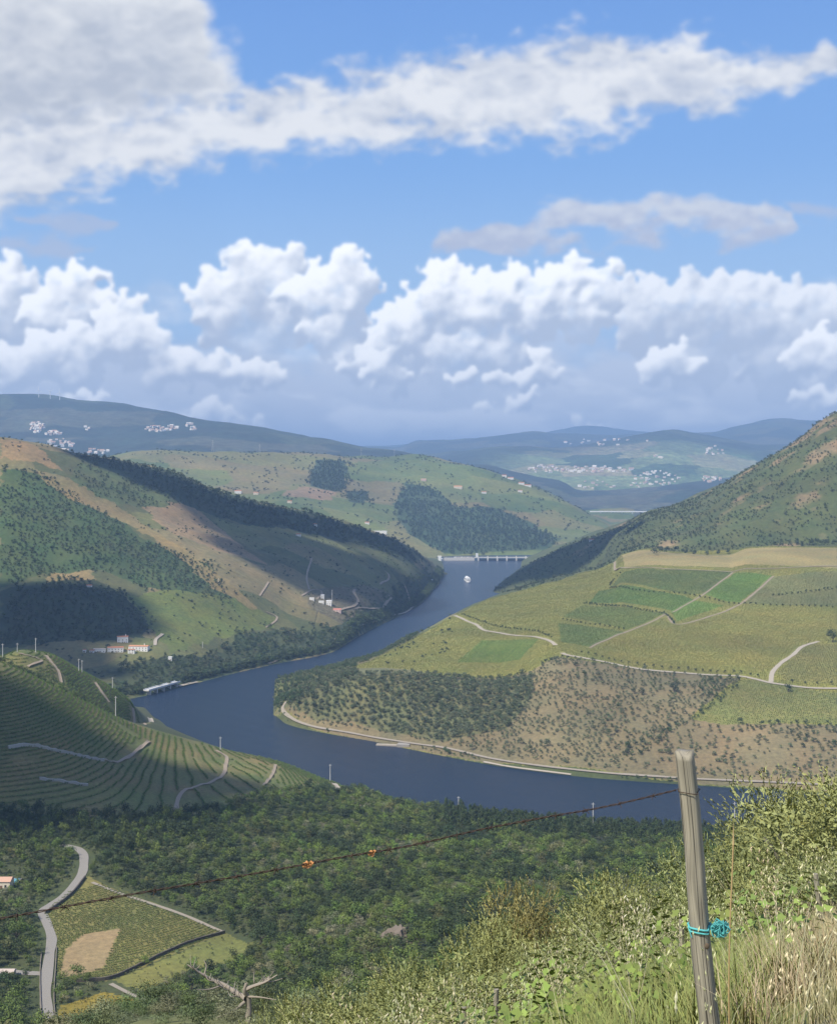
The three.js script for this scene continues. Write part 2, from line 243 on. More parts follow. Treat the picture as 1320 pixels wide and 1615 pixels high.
// right bank: the promontory with its vineyards and olive slope
const rightShore = [[395, 1430, -14, 1], [425, 1425, -6, 1], [434, 1128], [450, 1141], [500, 1154], [587, 1169], [643, 1181], [760, 1204], [840, 1216], [947, 1228], [1100, 1239], [1213, 1247], [1320, 1253], [1700, 1275]];
const rightEdge = [[395, 1470, -14, 1], [425, 1470, -6, 1], [436, 1118, 1435], [463, 1094, 1440], [527, 1064, 1480], [557, 1051, 1510], [597, 1037, 1560], [640, 1013, 1640], [683, 990, 1740], [717, 970, 1850], [773, 943, 2050], [860, 916, 2250], [925, 900, 2340], [967, 884, 2300], [980, 874, 2240], [1023, 867, 2200], [1067, 873, 2150], [1147, 877, 2110], [1180, 865, 2120], [1320, 860, 2100], [1700, 850, 2080]];
const rightLayer = layer([
  line(back(rightShore, -80, -14)), line(rightShore),
  line([[395, 1440, -14, 1], [425, 1432, -6, 1], [436, 1415, 4, 1], [463, 1374, 4.5, 1], [500, 1345, 5, 1], [587, 1304, 5.5, 1], [643, 1274, 6, 1], [760, 1212, 6.5, 1], [947, 1148, 7, 1], [1100, 1126, 7, 1], [1320, 1092, 7, 1], [1700, 1050, 10, 1]]),
  line([[395, 1450, -14, 1], [425, 1450, -6, 1], [436, 1425, 4.5, 1], [463, 1400, 20, 1], [527, 1078, 1395], [567, 1066, 1392], [633, 1062, 1398], [700, 1066, 1395], [783, 1070, 1390], [835, 1057, 1400], [880, 1036, 1410], [1000, 1054, 1370], [1167, 1068, 1340], [1320, 1086, 1300], [1700, 1100, 1260]]),
  line([[395, 1460, -14, 1], [425, 1460, -6, 1], [436, 1432, 5, 1], [463, 1425, 23, 1], [560, 1056, 1470], [640, 1040, 1510], [717, 1020, 1560], [780, 1008, 1590], [880, 985, 1640], [1000, 975, 1680], [1150, 975, 1660], [1320, 975, 1640], [1700, 970, 1620]]),
  line(rightEdge), line(rightEdge.map((p) => (p.length === 4 ? [p[0], p[1] + 40, p[2] - 2, 1] : p[0] < 970 ? [p[0], p[2] + 230, (EYE - (p[1] - CY) * p[2] / F) * 0.25, 1] : [p[0], p[2] + 180, EYE - (p[1] - CY) * p[2] / F - 6, 1]))),
  line([[395, 1600, -14, 1], [436, 1600, -14, 1], [560, 1800, -14, 1], [640, 1980, -14, 1], [717, 2300, -14, 1], [773, 2560, -14, 1], [860, 2640, -12, 1], [925, 2720, 10, 1], [1000, 2700, 60, 1], [1320, 2600, 60, 1]]),
]);
// the scrub-covered hill behind it, its shaded bluff over the water, and the spur beyond
const scrubRidge = [[755, 2930, -14, 1], [772, 937, 2880], [790, 921, 2950], [830, 893, 3000], [880, 868, 3000], [930, 848, 3000], [980, 831, 2950], [1023, 806, 2900], [1047, 801, 2860], [1093, 789, 2820], [1113, 780, 2800], [1163, 750, 2740], [1197, 730, 2710], [1230, 711, 2690], [1263, 690, 2680], [1290, 668, 2690], [1320, 650, 2700], [1450, 560, 2760], [1700, 470, 2800]];
const scrubLayer = layer([
  line([[755, 2760, -14, 1], [830, 2720, -14, 1], [967, 2420, -14, 1], [1000, 2120, 60, 1], [1320, 2020, 70, 1]]),
  line([[755, 2880, -14, 1], [772, 2840, -4, 1], [830, 2800, 0, 1], [900, 2720, 2, 1], [950, 2560, 40, 1], [985, 2300, 112, 1], [1023, 2230, 128, 1], [1150, 2140, 132, 1], [1320, 2110, 140, 1], [1700, 2090, 150, 1]]),
  line(scrubRidge), line(scrubRidge.map((p) => (p.length === 4 ? [p[0], p[1] + 60, -14, 1] : [p[0], p[2] + 220, Math.max(-14, (EYE - (p[1] - CY) * p[2] / F) - 75), 1]))),
  line(back(scrubRidge, 900, -14)),
]);
const beyondRidge = [[810, 3600, -14, 1], [834, 881, 3780], [850, 874, 3780], [872, 863, 3750], [905, 852, 3720], [940, 838, 3700], [980, 824, 3650], [1040, 805, 3600], [1120, 770, 3600], [1400, 700, 3600]];
const beyondLayer = layer([line([[790, 3000, -14, 1], [830, 3080, -14, 1], [1100, 3100, -14, 1]]), line([[800, 3100, -14, 1], [825, 3400, -2, 1], [870, 3350, 8, 1], [1000, 3300, 60, 1], [1400, 3300, 150, 1]]), line(beyondRidge), line(back(beyondRidge, 500, -14))]);
// the green hill above the dam
const midRidge = [[-500, 690, 4700], [0, 716, 4900], [150, 722, 5000], [213, 714, 5100], [300, 712, 5300], [440, 715, 5500], [503, 717, 5600], [600, 720, 5750], [655, 717, 5800], [707, 727, 5750], [757, 738, 5650], [807, 753, 5500], [840, 766, 5400], [880, 785, 5250], [905, 799, 5150], [930, 813, 5050], [962, 830, 4950], [985, 5000, 20, 1], [1100, 5200, 10, 1]];
const midLayer = layer([
  line([[-500, 3400, -14, 1], [440, 3700, -14, 1], [700, 4020, -14, 1], [900, 4100, -14, 1], [1100, 4100, -14, 1]]),
  line([[-500, 3900, 150, 1], [150, 3950, 130, 1], [440, 4000, 100, 1], [600, 4050, 44, 1], [680, 4080, 10, 1], [720, 4150, 6, 1], [860, 4200, 6, 1], [980, 4250, 4, 1], [1100, 4300, 0, 1]]),
  line([[-500, 4400, 270, 1], [150, 760, 4500], [440, 765, 4700], [600, 788, 4780], [700, 802, 4800], [780, 812, 4800], [880, 832, 4700], [960, 4650, 40, 1], [1100, 4600, 6, 1]]),
  line(midRidge), line(back(midRidge, 1400, 40)),
]);
const farLeftRidge = [[-900, 640, 9500], [-200, 634, 9500], [0, 625, 9500], [67, 624, 9500], [133, 633, 9500], [200, 638, 9400], [267, 650, 9300], [300, 659, 9200], [367, 668, 9100], [440, 679, 9000], [507, 689, 8900], [567, 701, 8800], [600, 708, 8700], [640, 714, 8700], [700, 8700, 300, 1], [760, 8700, 60, 1]];
const farLeftLayer = layer([line([[-900, 5600, 40, 1], [760, 6000, 40, 1]]), line([[-900, 740, 7000], [0, 722, 7000], [200, 722, 7000], [330, 724, 7000], [500, 728, 7000], [640, 735, 7000], [760, 7000, 60, 1]]), line([[-900, 700, 8000], [0, 684, 8000], [150, 686, 8000], [300, 690, 7900], [440, 702, 7800], [560, 712, 7800], [640, 722, 7800], [760, 7800, 60, 1]]), line(farLeftRidge), line(back(farLeftRidge, 2500, 60))]);
const range = (ridge, front, foot, behind) => layer([line(back(ridge, -front - 300, Math.min(foot, 60))), line(back(ridge, -front, foot)), line(ridge), line(back(ridge, behind, 60))]);
const farLayers = [
  range([[200, 710, 17500], [627, 706, 17500], [657, 697, 17500], [707, 696, 17500], [773, 690, 17500], [807, 684, 17500], [840, 681, 17500], [880, 686, 17500], [930, 688, 17500], [1007, 688, 17500], [1120, 686, 17500], [1153, 677, 17500], [1197, 666, 17500], [1230, 662, 17500], [1290, 664, 17500], [1400, 660, 17500], [2000, 690, 17500]], 4500, 300, 4000),
  range([[300, 720, 22500], [800, 690, 22500], [880, 679, 22500], [930, 673, 22500], [975, 677, 22500], [1040, 684, 22500], [1300, 690, 22500]], 3500, 300, 3000),
  range([[560, 12600, 60, 1], [640, 730, 12500], [720, 712, 12500], [800, 704, 12500], [880, 704, 12500], [960, 697, 12500], [1010, 688, 12500], [1062, 678, 12600], [1095, 684, 12600], [1150, 695, 12600], [1200, 702, 12600], [1300, 700, 12600], [1500, 700, 12600]], 3300, 140, 3000),
  range([[600, 8600, 60, 1], [700, 745, 8600], [760, 737, 8600], [800, 744, 8600], [850, 754, 8500], [885, 759, 8500], [915, 773, 8400], [960, 773, 8400], [1013, 770, 8400], [1080, 763, 8400], [1130, 758, 8400], [1250, 750, 8400], [1500, 750, 8400]], 1500, 90, 1200),
];
const layers = [[nearLayer, -100, 1500, -9, 9], [knollLayer, 880, 1520, -9, -0.17], [leftLayer, 1200, 4800, -9, 0.05], [rightLayer, 900, 2750, -0.15, 9], [scrubLayer, 2000, 3950, 0.04, 9], [beyondLayer, 2950, 4300, 0.06, 9], [midLayer, 3300, 7400, -9, 0.25], [farLeftLayer, 5500, 12500, -9, 0.08], ...farLayers.map((f) => [f, 6000, 99000, -0.3, 9])];
function relief(x, d) { const y = reliefBase(x, d); return y + terrace(x, d, y); }
function reliefBase(x, d) {                                   // height above the river at x east, d north
  const dd = Math.max(d, 0.8), u = x / dd;
  let y = d < 4100 ? -14 : lerp(-14, 55, smooth(4100, 5200, d));
  for (const [f, d0, d1, u0, u1] of layers) if (d > d0 && d < d1 && u > u0 && u < u1) { const v = f(u, d); if (v > y - 3) y = v > y + 3 ? v : (y + v) / 2 + ((v - y) ** 2) / 12 + 0.75; }
  if (d > 300 && y > -10) {                               // gullies and spurs
    const k = clamp((y - 3) / 45), s = d > 6000 ? 4.5 : d > 3600 ? 1.7 : 1;
    const g = (fbm(x / (190 * s) + 3, d / (190 * s), 4) * 13 + (0.35 - Math.abs(noise(x / (120 * s) + 9, d / (120 * s)))) * 5) * s;
    const open = smooth(-0.16, -0.1, u) * (1 - smooth(2080, 2350, d));      // the vineyards lie smooth
    y += g * k * lerp(lerp(0.22, 0.9, smooth(1080, 1350, d)), 0.28, open);
  }
  return y;
}
function terrace(x, d, y) {                               // benches of the vineyard spur
  const w = spurVines(x, d); if (w <= 0) return 0;
  const s = 2.0, q = y / s, f = q - Math.floor(q);
  return (smooth(0.5, 0.95, f) - f) * s * 0.7 * w;
}
function spurVines(x, d) {
  const u = x / d, px = CX + u * F; if (px > 560 || d < 700 || d > 1420 || px < -400) return 0;
  if (px < 262 && d > 1040) return smooth(1050, 1065, d) * (1 - smooth(1200, 1260, d)) * (1 - smooth(215, 240, px));
  return smooth(0, 12, d - spurFoot(u)) * (1 - smooth(0, 18, d - spurTop(u)));
}
const spurFoot = line([[-200, 765, 76, 1], [0, 768, 68, 1], [150, 768, 65, 1], [270, 785, 61, 1], [400, 858, 53, 1], [480, 945, 36, 1], [540, 1000, 24, 1]]).d, spurTop = line(spurRidge).d;
const hCache = new Map();
function sight(px, py, from = 2, to = 24000) {           // where the line of sight through a point of the photograph meets the ground
  const u = (px - CX) / F, t = (CY - py) / F;
  let a = from, b = from;
  for (;;) { b = a * 1.004 + 0.02; if (b > to) return null; if (relief(u * b, b) >= EYE + t * b) break; a = b; }
  for (let i = 0; i < 14; i++) { const m = (a + b) / 2; if (relief(u * m, m) >= EYE + t * m) b = m; else a = m; }
  return [u * b, b, EYE + t * b];
}
const V3 = (x, d, y) => new THREE.Vector3(x, y, -d);

// ---------- naming helpers ----------
const taken = new Map();
function numbered(name) { const n = taken.get(name) ?? 0; taken.set(name, n + 1); return n ? `${name}_${String(n).padStart(3, '0')}` : name; }
function add(o, name, label, category, group, kind) {
  o.name = numbered(name); scene.add(o);
  if (label) o.userData.label = label; if (category) o.userData.category = category; if (group) o.userData.group = group; if (kind) o.userData.kind = kind;
  o.traverse((m) => { if (m.isMesh) m.castShadow = m.receiveShadow = true; });
  return o;
}
function part(parent, name, geometry, material) { const m = new THREE.Mesh(geometry, material); m.name = name; m.castShadow = m.receiveShadow = true; parent.add(m); return m; }
const std = (r, g, b, rough = 0.9, more = {}) => new THREE.MeshStandardMaterial({ color: new THREE.Color().setRGB(r, g, b), roughness: rough, ...more });
// ---------- what grows and lies on the ground: fields surveyed as outlines, then laid into each sheet's own texture ----------
const fields = [];
function outline(pts, from, to) { const out = []; for (const [px, py] of pts) { const s = sight(px, py, from, to); if (s) out.push([s[0], s[1]]); } return out; }
function field(pts, rgb, from, to, rows) { const poly = outline(pts, from, to); if (poly.length > 2) fields.push({ poly, rgb, rows }); return poly; }
const inside = (poly, x, d) => { let c = false; for (let i = 0, j = poly.length - 1; i < poly.length; j = i++) { const [xi, yi] = poly[i], [xj, yj] = poly[j]; if ((yi > d) !== (yj > d) && x < (xj - xi) * (d - yi) / (yj - yi) + xi) c = !c; } return c; };
const areaOf = (poly) => { let a = 0; for (let i = 0, j = poly.length - 1; i < poly.length; j = i++) a += poly[j][0] * poly[i][1] - poly[i][0] * poly[j][1]; return Math.abs(a / 2); };
// promontory
const R0 = [1000, 2600];
const promontory = field([[430, 1130], [463, 1094], [557, 1052], [640, 1014], [717, 971], [773, 944], [925, 901], [980, 875], [1100, 870], [1320, 862], [1320, 1252], [1100, 1238], [760, 1203], [500, 1153]], [134, 128, 66], ...R0, [2.4, 0.35, [112, 114, 50]]);
const oliveSlope = field([[432, 1126], [463, 1096], [553, 1054], [567, 1065], [633, 1062], [700, 1066], [783, 1070], [840, 1057], [880, 1036], [1000, 1055], [1167, 1069], [1087, 1134], [1140, 1144], [1320, 1143], [1320, 1250], [1100, 1237], [760, 1202], [500, 1152]], [116, 106, 76], ...R0);
field([[434, 1125], [463, 1097], [553, 1055], [700, 1068], [840, 1062], [840, 1100], [800, 1150], [700, 1170], [560, 1140], [500, 1135]], [98, 98, 66], ...R0);
field([[985, 1190], [1087, 1136], [1280, 1143], [1320, 1150], [1320, 1215], [1060, 1220], [980, 1205]], [118, 106, 76], ...R0);
field([[980, 876], [1320, 864], [1320, 897], [985, 897]], [136, 124, 78], ...R0);
field([[983, 902], [1155, 902], [1110, 937], [1080, 937], [960, 927]], [98, 106, 52], ...R0, [2.4, 0.9, [82, 94, 40]]);
field([[1157, 904], [1217, 908], [1167, 950], [1143, 948], [1110, 937]], [98, 118, 48], ...R0, [2.4, 0.9, [88, 112, 40]]);
field([[943, 932], [1080, 940], [1093, 945], [1060, 963], [930, 950]], [92, 110, 46], ...R0, [2.4, 0.9, [80, 100, 38]]);
field([[1093, 947], [1143, 955], [1067, 980], [1057, 963]], [102, 122, 50], ...R0, [2.4, 0.9, [92, 114, 42]]);
field([[917, 955], [1047, 968], [990, 993], [887, 973]], [104, 112, 52], ...R0, [2.4, 0.9, [90, 102, 42]]);
field([[880, 983], [987, 997], [930, 1020], [885, 1013]], [98, 108, 50], ...R0, [2.4, 0.9, [86, 100, 40]]);
field([[997, 990], [1067, 990], [1180, 960], [1320, 963], [1320, 1010], [1257, 1013], [1200, 1060], [1113, 1060], [963, 1043], [923, 1023]], [130, 122, 60], ...R0, [2.6, 0.1, [112, 112, 50]]);
field([[1213, 910], [1320, 900], [1320, 957], [1173, 952]], [116, 116, 70], ...R0, [2.6, 0.3, [102, 106, 60]]);
field([[1273, 1013], [1320, 1017], [1320, 1078], [1233, 1073], [1227, 1060]], [126, 120, 60], ...R0, [2.6, 0.2, [106, 106, 54]]);
field([[1173, 1071], [1320, 1093], [1320, 1140], [1280, 1140], [1140, 1143], [1090, 1133]], [122, 118, 68], ...R0, [2.6, 0.2, [104, 110, 56]]);
field([[760, 1010], [850, 1008], [820, 1040], [720, 1045]], [108, 118, 52], ...R0, [3.2, 1.2, [86, 106, 40]]);
// left hill
const L1 = [1450, 3400];
field([[0, 690], [60, 703], [95, 742], [0, 722]], [134, 112, 76], ...L1);
const leftScrub = field([[0, 735], [60, 745], [150, 800], [230, 850], [330, 890], [372, 942], [300, 945], [160, 900], [0, 925]], [64, 80, 44], ...L1);
field([[60, 750], [150, 768], [190, 800], [300, 872], [410, 965], [345, 932], [250, 852], [140, 800]], [124, 110, 70], ...L1);
field([[225, 800], [300, 790], [345, 830], [420, 890], [350, 870], [270, 840]], [132, 112, 80], ...L1);
field([[80, 905], [140, 900], [150, 915], [70, 922]], [128, 112, 74], ...L1);
field([[200, 935], [280, 930], [370, 945], [440, 975], [430, 990], [330, 1010], [270, 1030], [245, 1000]], [104, 110, 56], ...L1, [3, 0.2, [88, 98, 46]]);
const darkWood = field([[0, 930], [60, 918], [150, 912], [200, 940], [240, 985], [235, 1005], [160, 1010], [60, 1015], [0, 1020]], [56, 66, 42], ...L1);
field([[480, 935], [560, 925], [640, 950], [620, 970], [540, 985], [490, 960]], [94, 90, 66], ...L1, [7, 0.5, [112, 104, 82]]);
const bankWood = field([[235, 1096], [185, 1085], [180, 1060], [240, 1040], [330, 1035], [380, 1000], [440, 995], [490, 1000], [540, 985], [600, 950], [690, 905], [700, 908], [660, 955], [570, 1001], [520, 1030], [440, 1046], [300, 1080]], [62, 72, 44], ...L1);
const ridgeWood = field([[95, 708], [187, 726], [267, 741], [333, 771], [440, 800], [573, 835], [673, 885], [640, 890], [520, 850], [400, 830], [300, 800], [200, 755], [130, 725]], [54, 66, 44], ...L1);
const upperScrub = field([[130, 730], [200, 755], [270, 780], [265, 800], [180, 795], [110, 755]], [82, 92, 54], ...L1);
// hill above the dam
const M1 = [3900, 6200];
const copse1 = field([[500, 725], [545, 728], [548, 770], [520, 775], [485, 765]], [52, 68, 46], ...M1);
const copse2 = field([[548, 775], [580, 775], [582, 790], [550, 792]], [52, 68, 46], ...M1);
const damWood = field([[640, 760], [690, 775], [720, 800], [780, 800], [830, 820], [885, 850], [860, 866], [700, 872], [640, 840], [620, 800]], [60, 78, 48], ...M1);
field([[470, 768], [530, 775], [525, 790], [440, 782]], [132, 112, 84], ...M1);
// side valley below the lookout
const B0 = [480, 1100];
const valleyPlot = field([[137, 1383], [355, 1472], [173, 1545], [93, 1545], [90, 1475], [70, 1438]], [112, 108, 58], ...B0);
field([[133, 1475], [190, 1465], [163, 1528], [97, 1542], [103, 1497]], [142, 122, 86], ...B0);
const yellowField = field([[167, 1562], [223, 1578], [187, 1612], [97, 1618], [93, 1588]], [124, 112, 42], ...B0);
const edgeGrass = field([[140, 1378], [360, 1470], [415, 1490], [300, 1530], [230, 1562], [180, 1545], [355, 1472]], [106, 108, 54], ...B0);

const hash2 = (a, b) => { let h = Math.imul(a | 0, 374761393) ^ Math.imul(b | 0, 668265263); h = Math.imul(h ^ (h >>> 13), 1274126177); return ((h ^ (h >>> 16)) >>> 0) / 4294967296; };
function patchwork(x, d, size) {                            // hand-cut plots: nearest of scattered centres
  const cx = Math.floor(x / size), cd = Math.floor(d / size); let best = 1e9, id = 0;
  for (let a = -1; a <= 1; a++) for (let b = -1; b <= 1; b++) { const i = cx + a, j = cd + b, qx = (i + hash2(i, j)) * size - x, qd = (j + hash2(i + 71, j - 13)) * size - d, q = qx * qx + qd * qd; if (q < best) { best = q; id = hash2(i * 3 + 1, j * 7 + 5); } }
  return id;
}
const tones = { left: [[88, 90, 54], [108, 102, 66], [78, 84, 48], [98, 100, 58], [116, 106, 72], [82, 86, 52]], mid: [[98, 106, 58], [110, 108, 64], [90, 102, 54], [114, 106, 68], [82, 96, 50], [102, 108, 58]], far: [[46, 60, 50], [40, 54, 48], [64, 74, 56], [44, 58, 48], [72, 76, 62], [42, 56, 48]], plain: [[112, 126, 84], [92, 112, 70], [128, 128, 90], [62, 82, 54], [138, 132, 98], [104, 118, 76]] };
function baseTone(x, d, y) {
  const u = x / Math.max(d, 1), px = CX + u * F;
  if (d < 45) return [112, 110, 62];
  if (d < 340) return [96, 100, 56];
  if (spurVines(x, d) > 0.02) { const k = clamp(0.5 + fbm(x / 40, d / 40, 3)); return [lerp(88, 116, k), lerp(98, 104, k), lerp(48, 64, k)]; }
  if (d < 1120) return [66, 74, 42];
  const wx = x + 50 * fbm(x / 160, d / 160, 3), wd = d + 50 * fbm(x / 160 + 20, d / 160, 3);
  if (d < 3600 && px < 720) return tones.left[Math.floor(patchwork(wx, wd, 120) * 6)];
  if (d < 3950) { const k = fbm(x / 70, d / 70, 4) + 0.5 * fbm(x / 400, d / 400, 2) + (y - 230) / 700, g = [74, 82, 46], t = [122, 106, 76], s = smooth(0.12, 0.45, k); return g.map((v, i) => lerp(v, t[i], s)); }
  if (d < 6400 && px < 1000) return tones.mid[Math.floor(patchwork(wx, wd, 230) * 6)];
  const plain = smooth(8500, 9200, d) * (1 - smooth(10500, 11800, d)) * smooth(0.03, 0.1, u);
  const id = patchwork(x + 200 * fbm(x / 700, d / 700, 3), d + 200 * fbm(x / 700 + 4, d / 700, 3), 420);
  const a = tones.far[Math.floor(id * 6)], b = tones.plain[Math.floor(id * 6)];
  return a.map((v, i) => lerp(v, b[i], plain));
}
function groundTexture(x0, x1, d0, d1, NX, ND, grain) {
  const loose = d0 >= 2000 || x1 < 0 ? (d0 > 3000 ? 30 : 16) : 2.5;   // how far hand-cut edges wander, m
  const cv = document.createElement('canvas'); cv.width = NX; cv.height = ND;
  const g = cv.getContext('2d'), X = (x) => (x - x0) / (x1 - x0) * NX, Dd = (d) => (d - d0) / (d1 - d0) * ND;
  let any = false;
  for (const f of fields) {
    let lo = 1e9, hi = -1e9, l = 1e9, r = -1e9; for (const [x, d] of f.poly) { lo = Math.min(lo, d); hi = Math.max(hi, d); l = Math.min(l, x); r = Math.max(r, x); }
    if (hi < d0 || lo > d1 || r < x0 || l > x1) continue;
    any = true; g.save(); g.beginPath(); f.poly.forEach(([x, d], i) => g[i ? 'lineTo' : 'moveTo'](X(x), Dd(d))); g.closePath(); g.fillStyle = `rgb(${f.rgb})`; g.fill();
    if (f.rows) {
      const [gap, turn, rgb] = f.rows; g.clip(); g.strokeStyle = `rgb(${rgb})`; g.lineWidth = gap * 0.5 / (x1 - x0) * NX; g.beginPath();
      const mx = (l + r) / 2, md = (lo + hi) / 2, L = Math.hypot(r - l, hi - lo) / 2, cx = Math.cos(turn), sx = Math.sin(turn);
      for (let k = -L; k < L; k += gap) { g.moveTo(X(mx + sx * k - cx * L), Dd(md - cx * k - sx * L)); g.lineTo(X(mx + sx * k + cx * L), Dd(md - cx * k + sx * L)); }
      g.stroke(); g.globalAlpha = 0.4; g.lineWidth = gap * 1.7 / (x1 - x0) * NX; g.beginPath();
      for (let k = -L; k < L; k += gap * (3.2 + 2.2 * hash2(Math.round(k), 5))) { g.moveTo(X(mx + sx * k - cx * L), Dd(md - cx * k - sx * L)); g.lineTo(X(mx + sx * k + cx * L), Dd(md - cx * k + sx * L)); }
      g.stroke(); g.globalAlpha = 1;
    }
    g.restore();
  }
  const px = any ? g.getImageData(0, 0, NX, ND).data : null, out = new Uint8Array(NX * ND * 4), r = rng(91), far = d0 > 3000 ? 3 : 1;
  const tx = (x1 - x0) / NX, td = (d1 - d0) / ND, B = 4; let base = null; const coarse = new Float32Array(Math.ceil(NX / B) * 8);
  for (let j = 0; j < ND; j++) {
    const d = d0 + (j + 0.5) * td;
    if (j % B === 0) { for (let i = 0; i < NX; i += B) { const x = x0 + (i + B / 2) * tx, b = baseTone(x, d, d > 1000 ? relief(x, d) : 0), o = i / B * 8; coarse[o] = b[0]; coarse[o + 1] = b[1]; coarse[o + 2] = b[2]; coarse[o + 3] = fbm(x / 130 / far + 5, d / 130 / far, 4); coarse[o + 4] = fbm(x / 45 / far + 50, d / 45 / far, 3); coarse[o + 5] = loose * fbm(x / 38 / far + 11, d / 38 / far, 4); coarse[o + 6] = loose * fbm(x / 38 / far + 71, d / 38 / far + 5, 4); } }
    for (let i = 0; i < NX; i++) {
      const x = x0 + (i + 0.5) * tx, o = (i / B | 0) * 8, n2 = noise(x / grain, d / grain) * 0.6 + noise(x / grain * 2.3 + 8, d / grain * 2.3) * 0.4;
      let R = coarse[o], G = coarse[o + 1], Bl = coarse[o + 2];
      if (px) {
        const wi = clamp(Math.round(i + (coarse[o + 5] + n2 * 0.55 * grain) / tx), 0, NX - 1), wj = clamp(Math.round(j + (coarse[o + 6] + noise(x / grain + 31, d / grain) * 0.55 * grain) / td), 0, ND - 1), p = (wj * NX + wi) * 4, a = px[p + 3] / 255;
        R = lerp(R, px[p], a); G = lerp(G, px[p + 1], a); Bl = lerp(Bl, px[p + 2], a);
      }
      const m = 1 + coarse[o + 3] * 0.22 + n2 * (d0 > 6000 ? 0.34 : 0.16) + (r() - 0.5) * (d0 > 6000 ? 0.3 : 0.14), w = coarse[o + 4] * 16, q = (j * NX + i) * 4;
      out[q] = clamp(R * m + w, 0, 255); out[q + 1] = clamp(G * m + w * 0.35, 0, 255); out[q + 2] = clamp(Bl * m + w * 0.2, 0, 255); out[q + 3] = 255;
    }
  }
  const t = new THREE.DataTexture(out, NX, ND, THREE.RGBAFormat); t.colorSpace = THREE.SRGBColorSpace; t.magFilter = t.minFilter = THREE.LinearFilter; t.needsUpdate = true; return t;
}
function sheet(name, x0, x1, d0, d1, step, NX, ND, grain, stepD = step) {
  const nx = Math.ceil((x1 - x0) / step), nd = Math.ceil((d1 - d0) / stepD), pos = new Float32Array((nx + 3) * (nd + 3) * 3), uv = new Float32Array((nx + 3) * (nd + 3) * 2), idx = new Uint32Array((nx + 2) * (nd + 2) * 6);
  let k = 0;
  for (let j = -1; j <= nd + 1; j++) for (let i = -1; i <= nx + 1; i++, k++) {     // the outermost ring is a skirt that closes the joint to the next sheet
    const a = clamp(i, 0, nx) / nx, b = clamp(j, 0, nd) / nd, x = lerp(x0, x1, a), d = lerp(d0, d1, b), skirt = i < 0 || j < 0 || i > nx || j > nd;
    pos[k * 3] = x; pos[k * 3 + 1] = skirt ? pos[k * 3 + 1] : 0; pos[k * 3 + 2] = -d; uv[k * 2] = a; uv[k * 2 + 1] = b;
    pos[k * 3 + 1] = relief(x, d) - (skirt ? step * 0.8 + 0.05 : 0);
  }
  let q = 0; const w = nx + 3;
  for (let j = 0; j < nd + 2; j++) for (let i = 0; i < nx + 2; i++) { const a = j * w + i; idx[q++] = a; idx[q++] = a + 1; idx[q++] = a + w + 1; idx[q++] = a; idx[q++] = a + w + 1; idx[q++] = a + w; }
  const g = new THREE.BufferGeometry(); g.setAttribute('position', new THREE.BufferAttribute(pos, 3)); g.setAttribute('uv', new THREE.BufferAttribute(uv, 2)); g.setIndex(new THREE.BufferAttribute(idx, 1)); g.computeVertexNormals();
  const m = new THREE.Mesh(g, new THREE.MeshStandardMaterial({ map: groundTexture(x0, x1, d0, d1, NX, ND, grain), roughness: 1 }));
  return add(m, name, null, null, null, 'structure');
}
sheet('hillside', -16, 16, -24, 40, 0.25, 512, 1024, 0.5);
sheet('hillside', -130, 130, 40, 300, 1.6, 1024, 1024, 2);
sheet('valley_ground', -430, 440, 300, 1100, 1.7, 2048, 2048, 3);
sheet('river_bank', -800, -170, 1100, 2100, 3.6, 1536, 2048, 6);
sheet('promontory', -170, 820, 1100, 2100, 3, 2048, 2048, 4);
sheet('left_hill', -1450, 60, 2100, 3500, 5.5, 2048, 2048, 8);
sheet('right_hill', 60, 1450, 2100, 3500, 5.5, 2048, 2048, 8);
sheet('middle_hills', -2700, 2700, 3500, 6600, 15, 2048, 1536, 16);
sheet('far_hills', -9500, 9500, 6600, 26000, 62, 2048, 2048, 60);
{ const g = new THREE.PlaneGeometry(40000, 14000).rotateX(-Math.PI / 2).translate(0, 40, -32500), m = new THREE.Mesh(g, std(0.08, 0.10, 0.05, 1)); add(m, 'plain', null, null, null, 'structure'); }
// ---------- the river ----------
{
  const N = 512, a = new Uint8Array(N * N * 4), per = (x, y, k) => { const t = (x / N) * 2 * Math.PI, s = (y / N) * 2 * Math.PI; return noise(Math.cos(t) * k + 20, Math.sin(t) * k + Math.cos(s) * k) + noise(Math.sin(s) * k + 50, Math.cos(s) * k + Math.sin(t) * k); };
  for (let y = 0; y < N; y++) for (let x = 0; x < N; x++) { const v = 0.5 + 0.16 * per(x, y, 3) + 0.12 * per(x + 90, y + 37, 9) + 0.10 * per(x + 17, y + 201, 22), o = (y * N + x) * 4; a[o] = a[o + 1] = a[o + 2] = clamp(v) * 255; a[o + 3] = 255; }
  const t = new THREE.DataTexture(a, N, N, THREE.RGBAFormat); t.wrapS = t.wrapT = THREE.RepeatWrapping; t.repeat.set(90, 90); t.magFilter = t.minFilter = THREE.LinearFilter; t.needsUpdate = true;
  const m = new THREE.MeshPhysicalMaterial({ color: new THREE.Color().setRGB(0.010, 0.024, 0.050), roughness: 0.2, ior: 1.333, bumpMap: t, bumpScale: 0.9 });
  const river = new THREE.Mesh(new THREE.PlaneGeometry(3600, 3600, 1, 1).rotateX(-Math.PI / 2).translate(0, 0, -2600), m);
  add(river, 'river', null, null, null, 'structure');
}
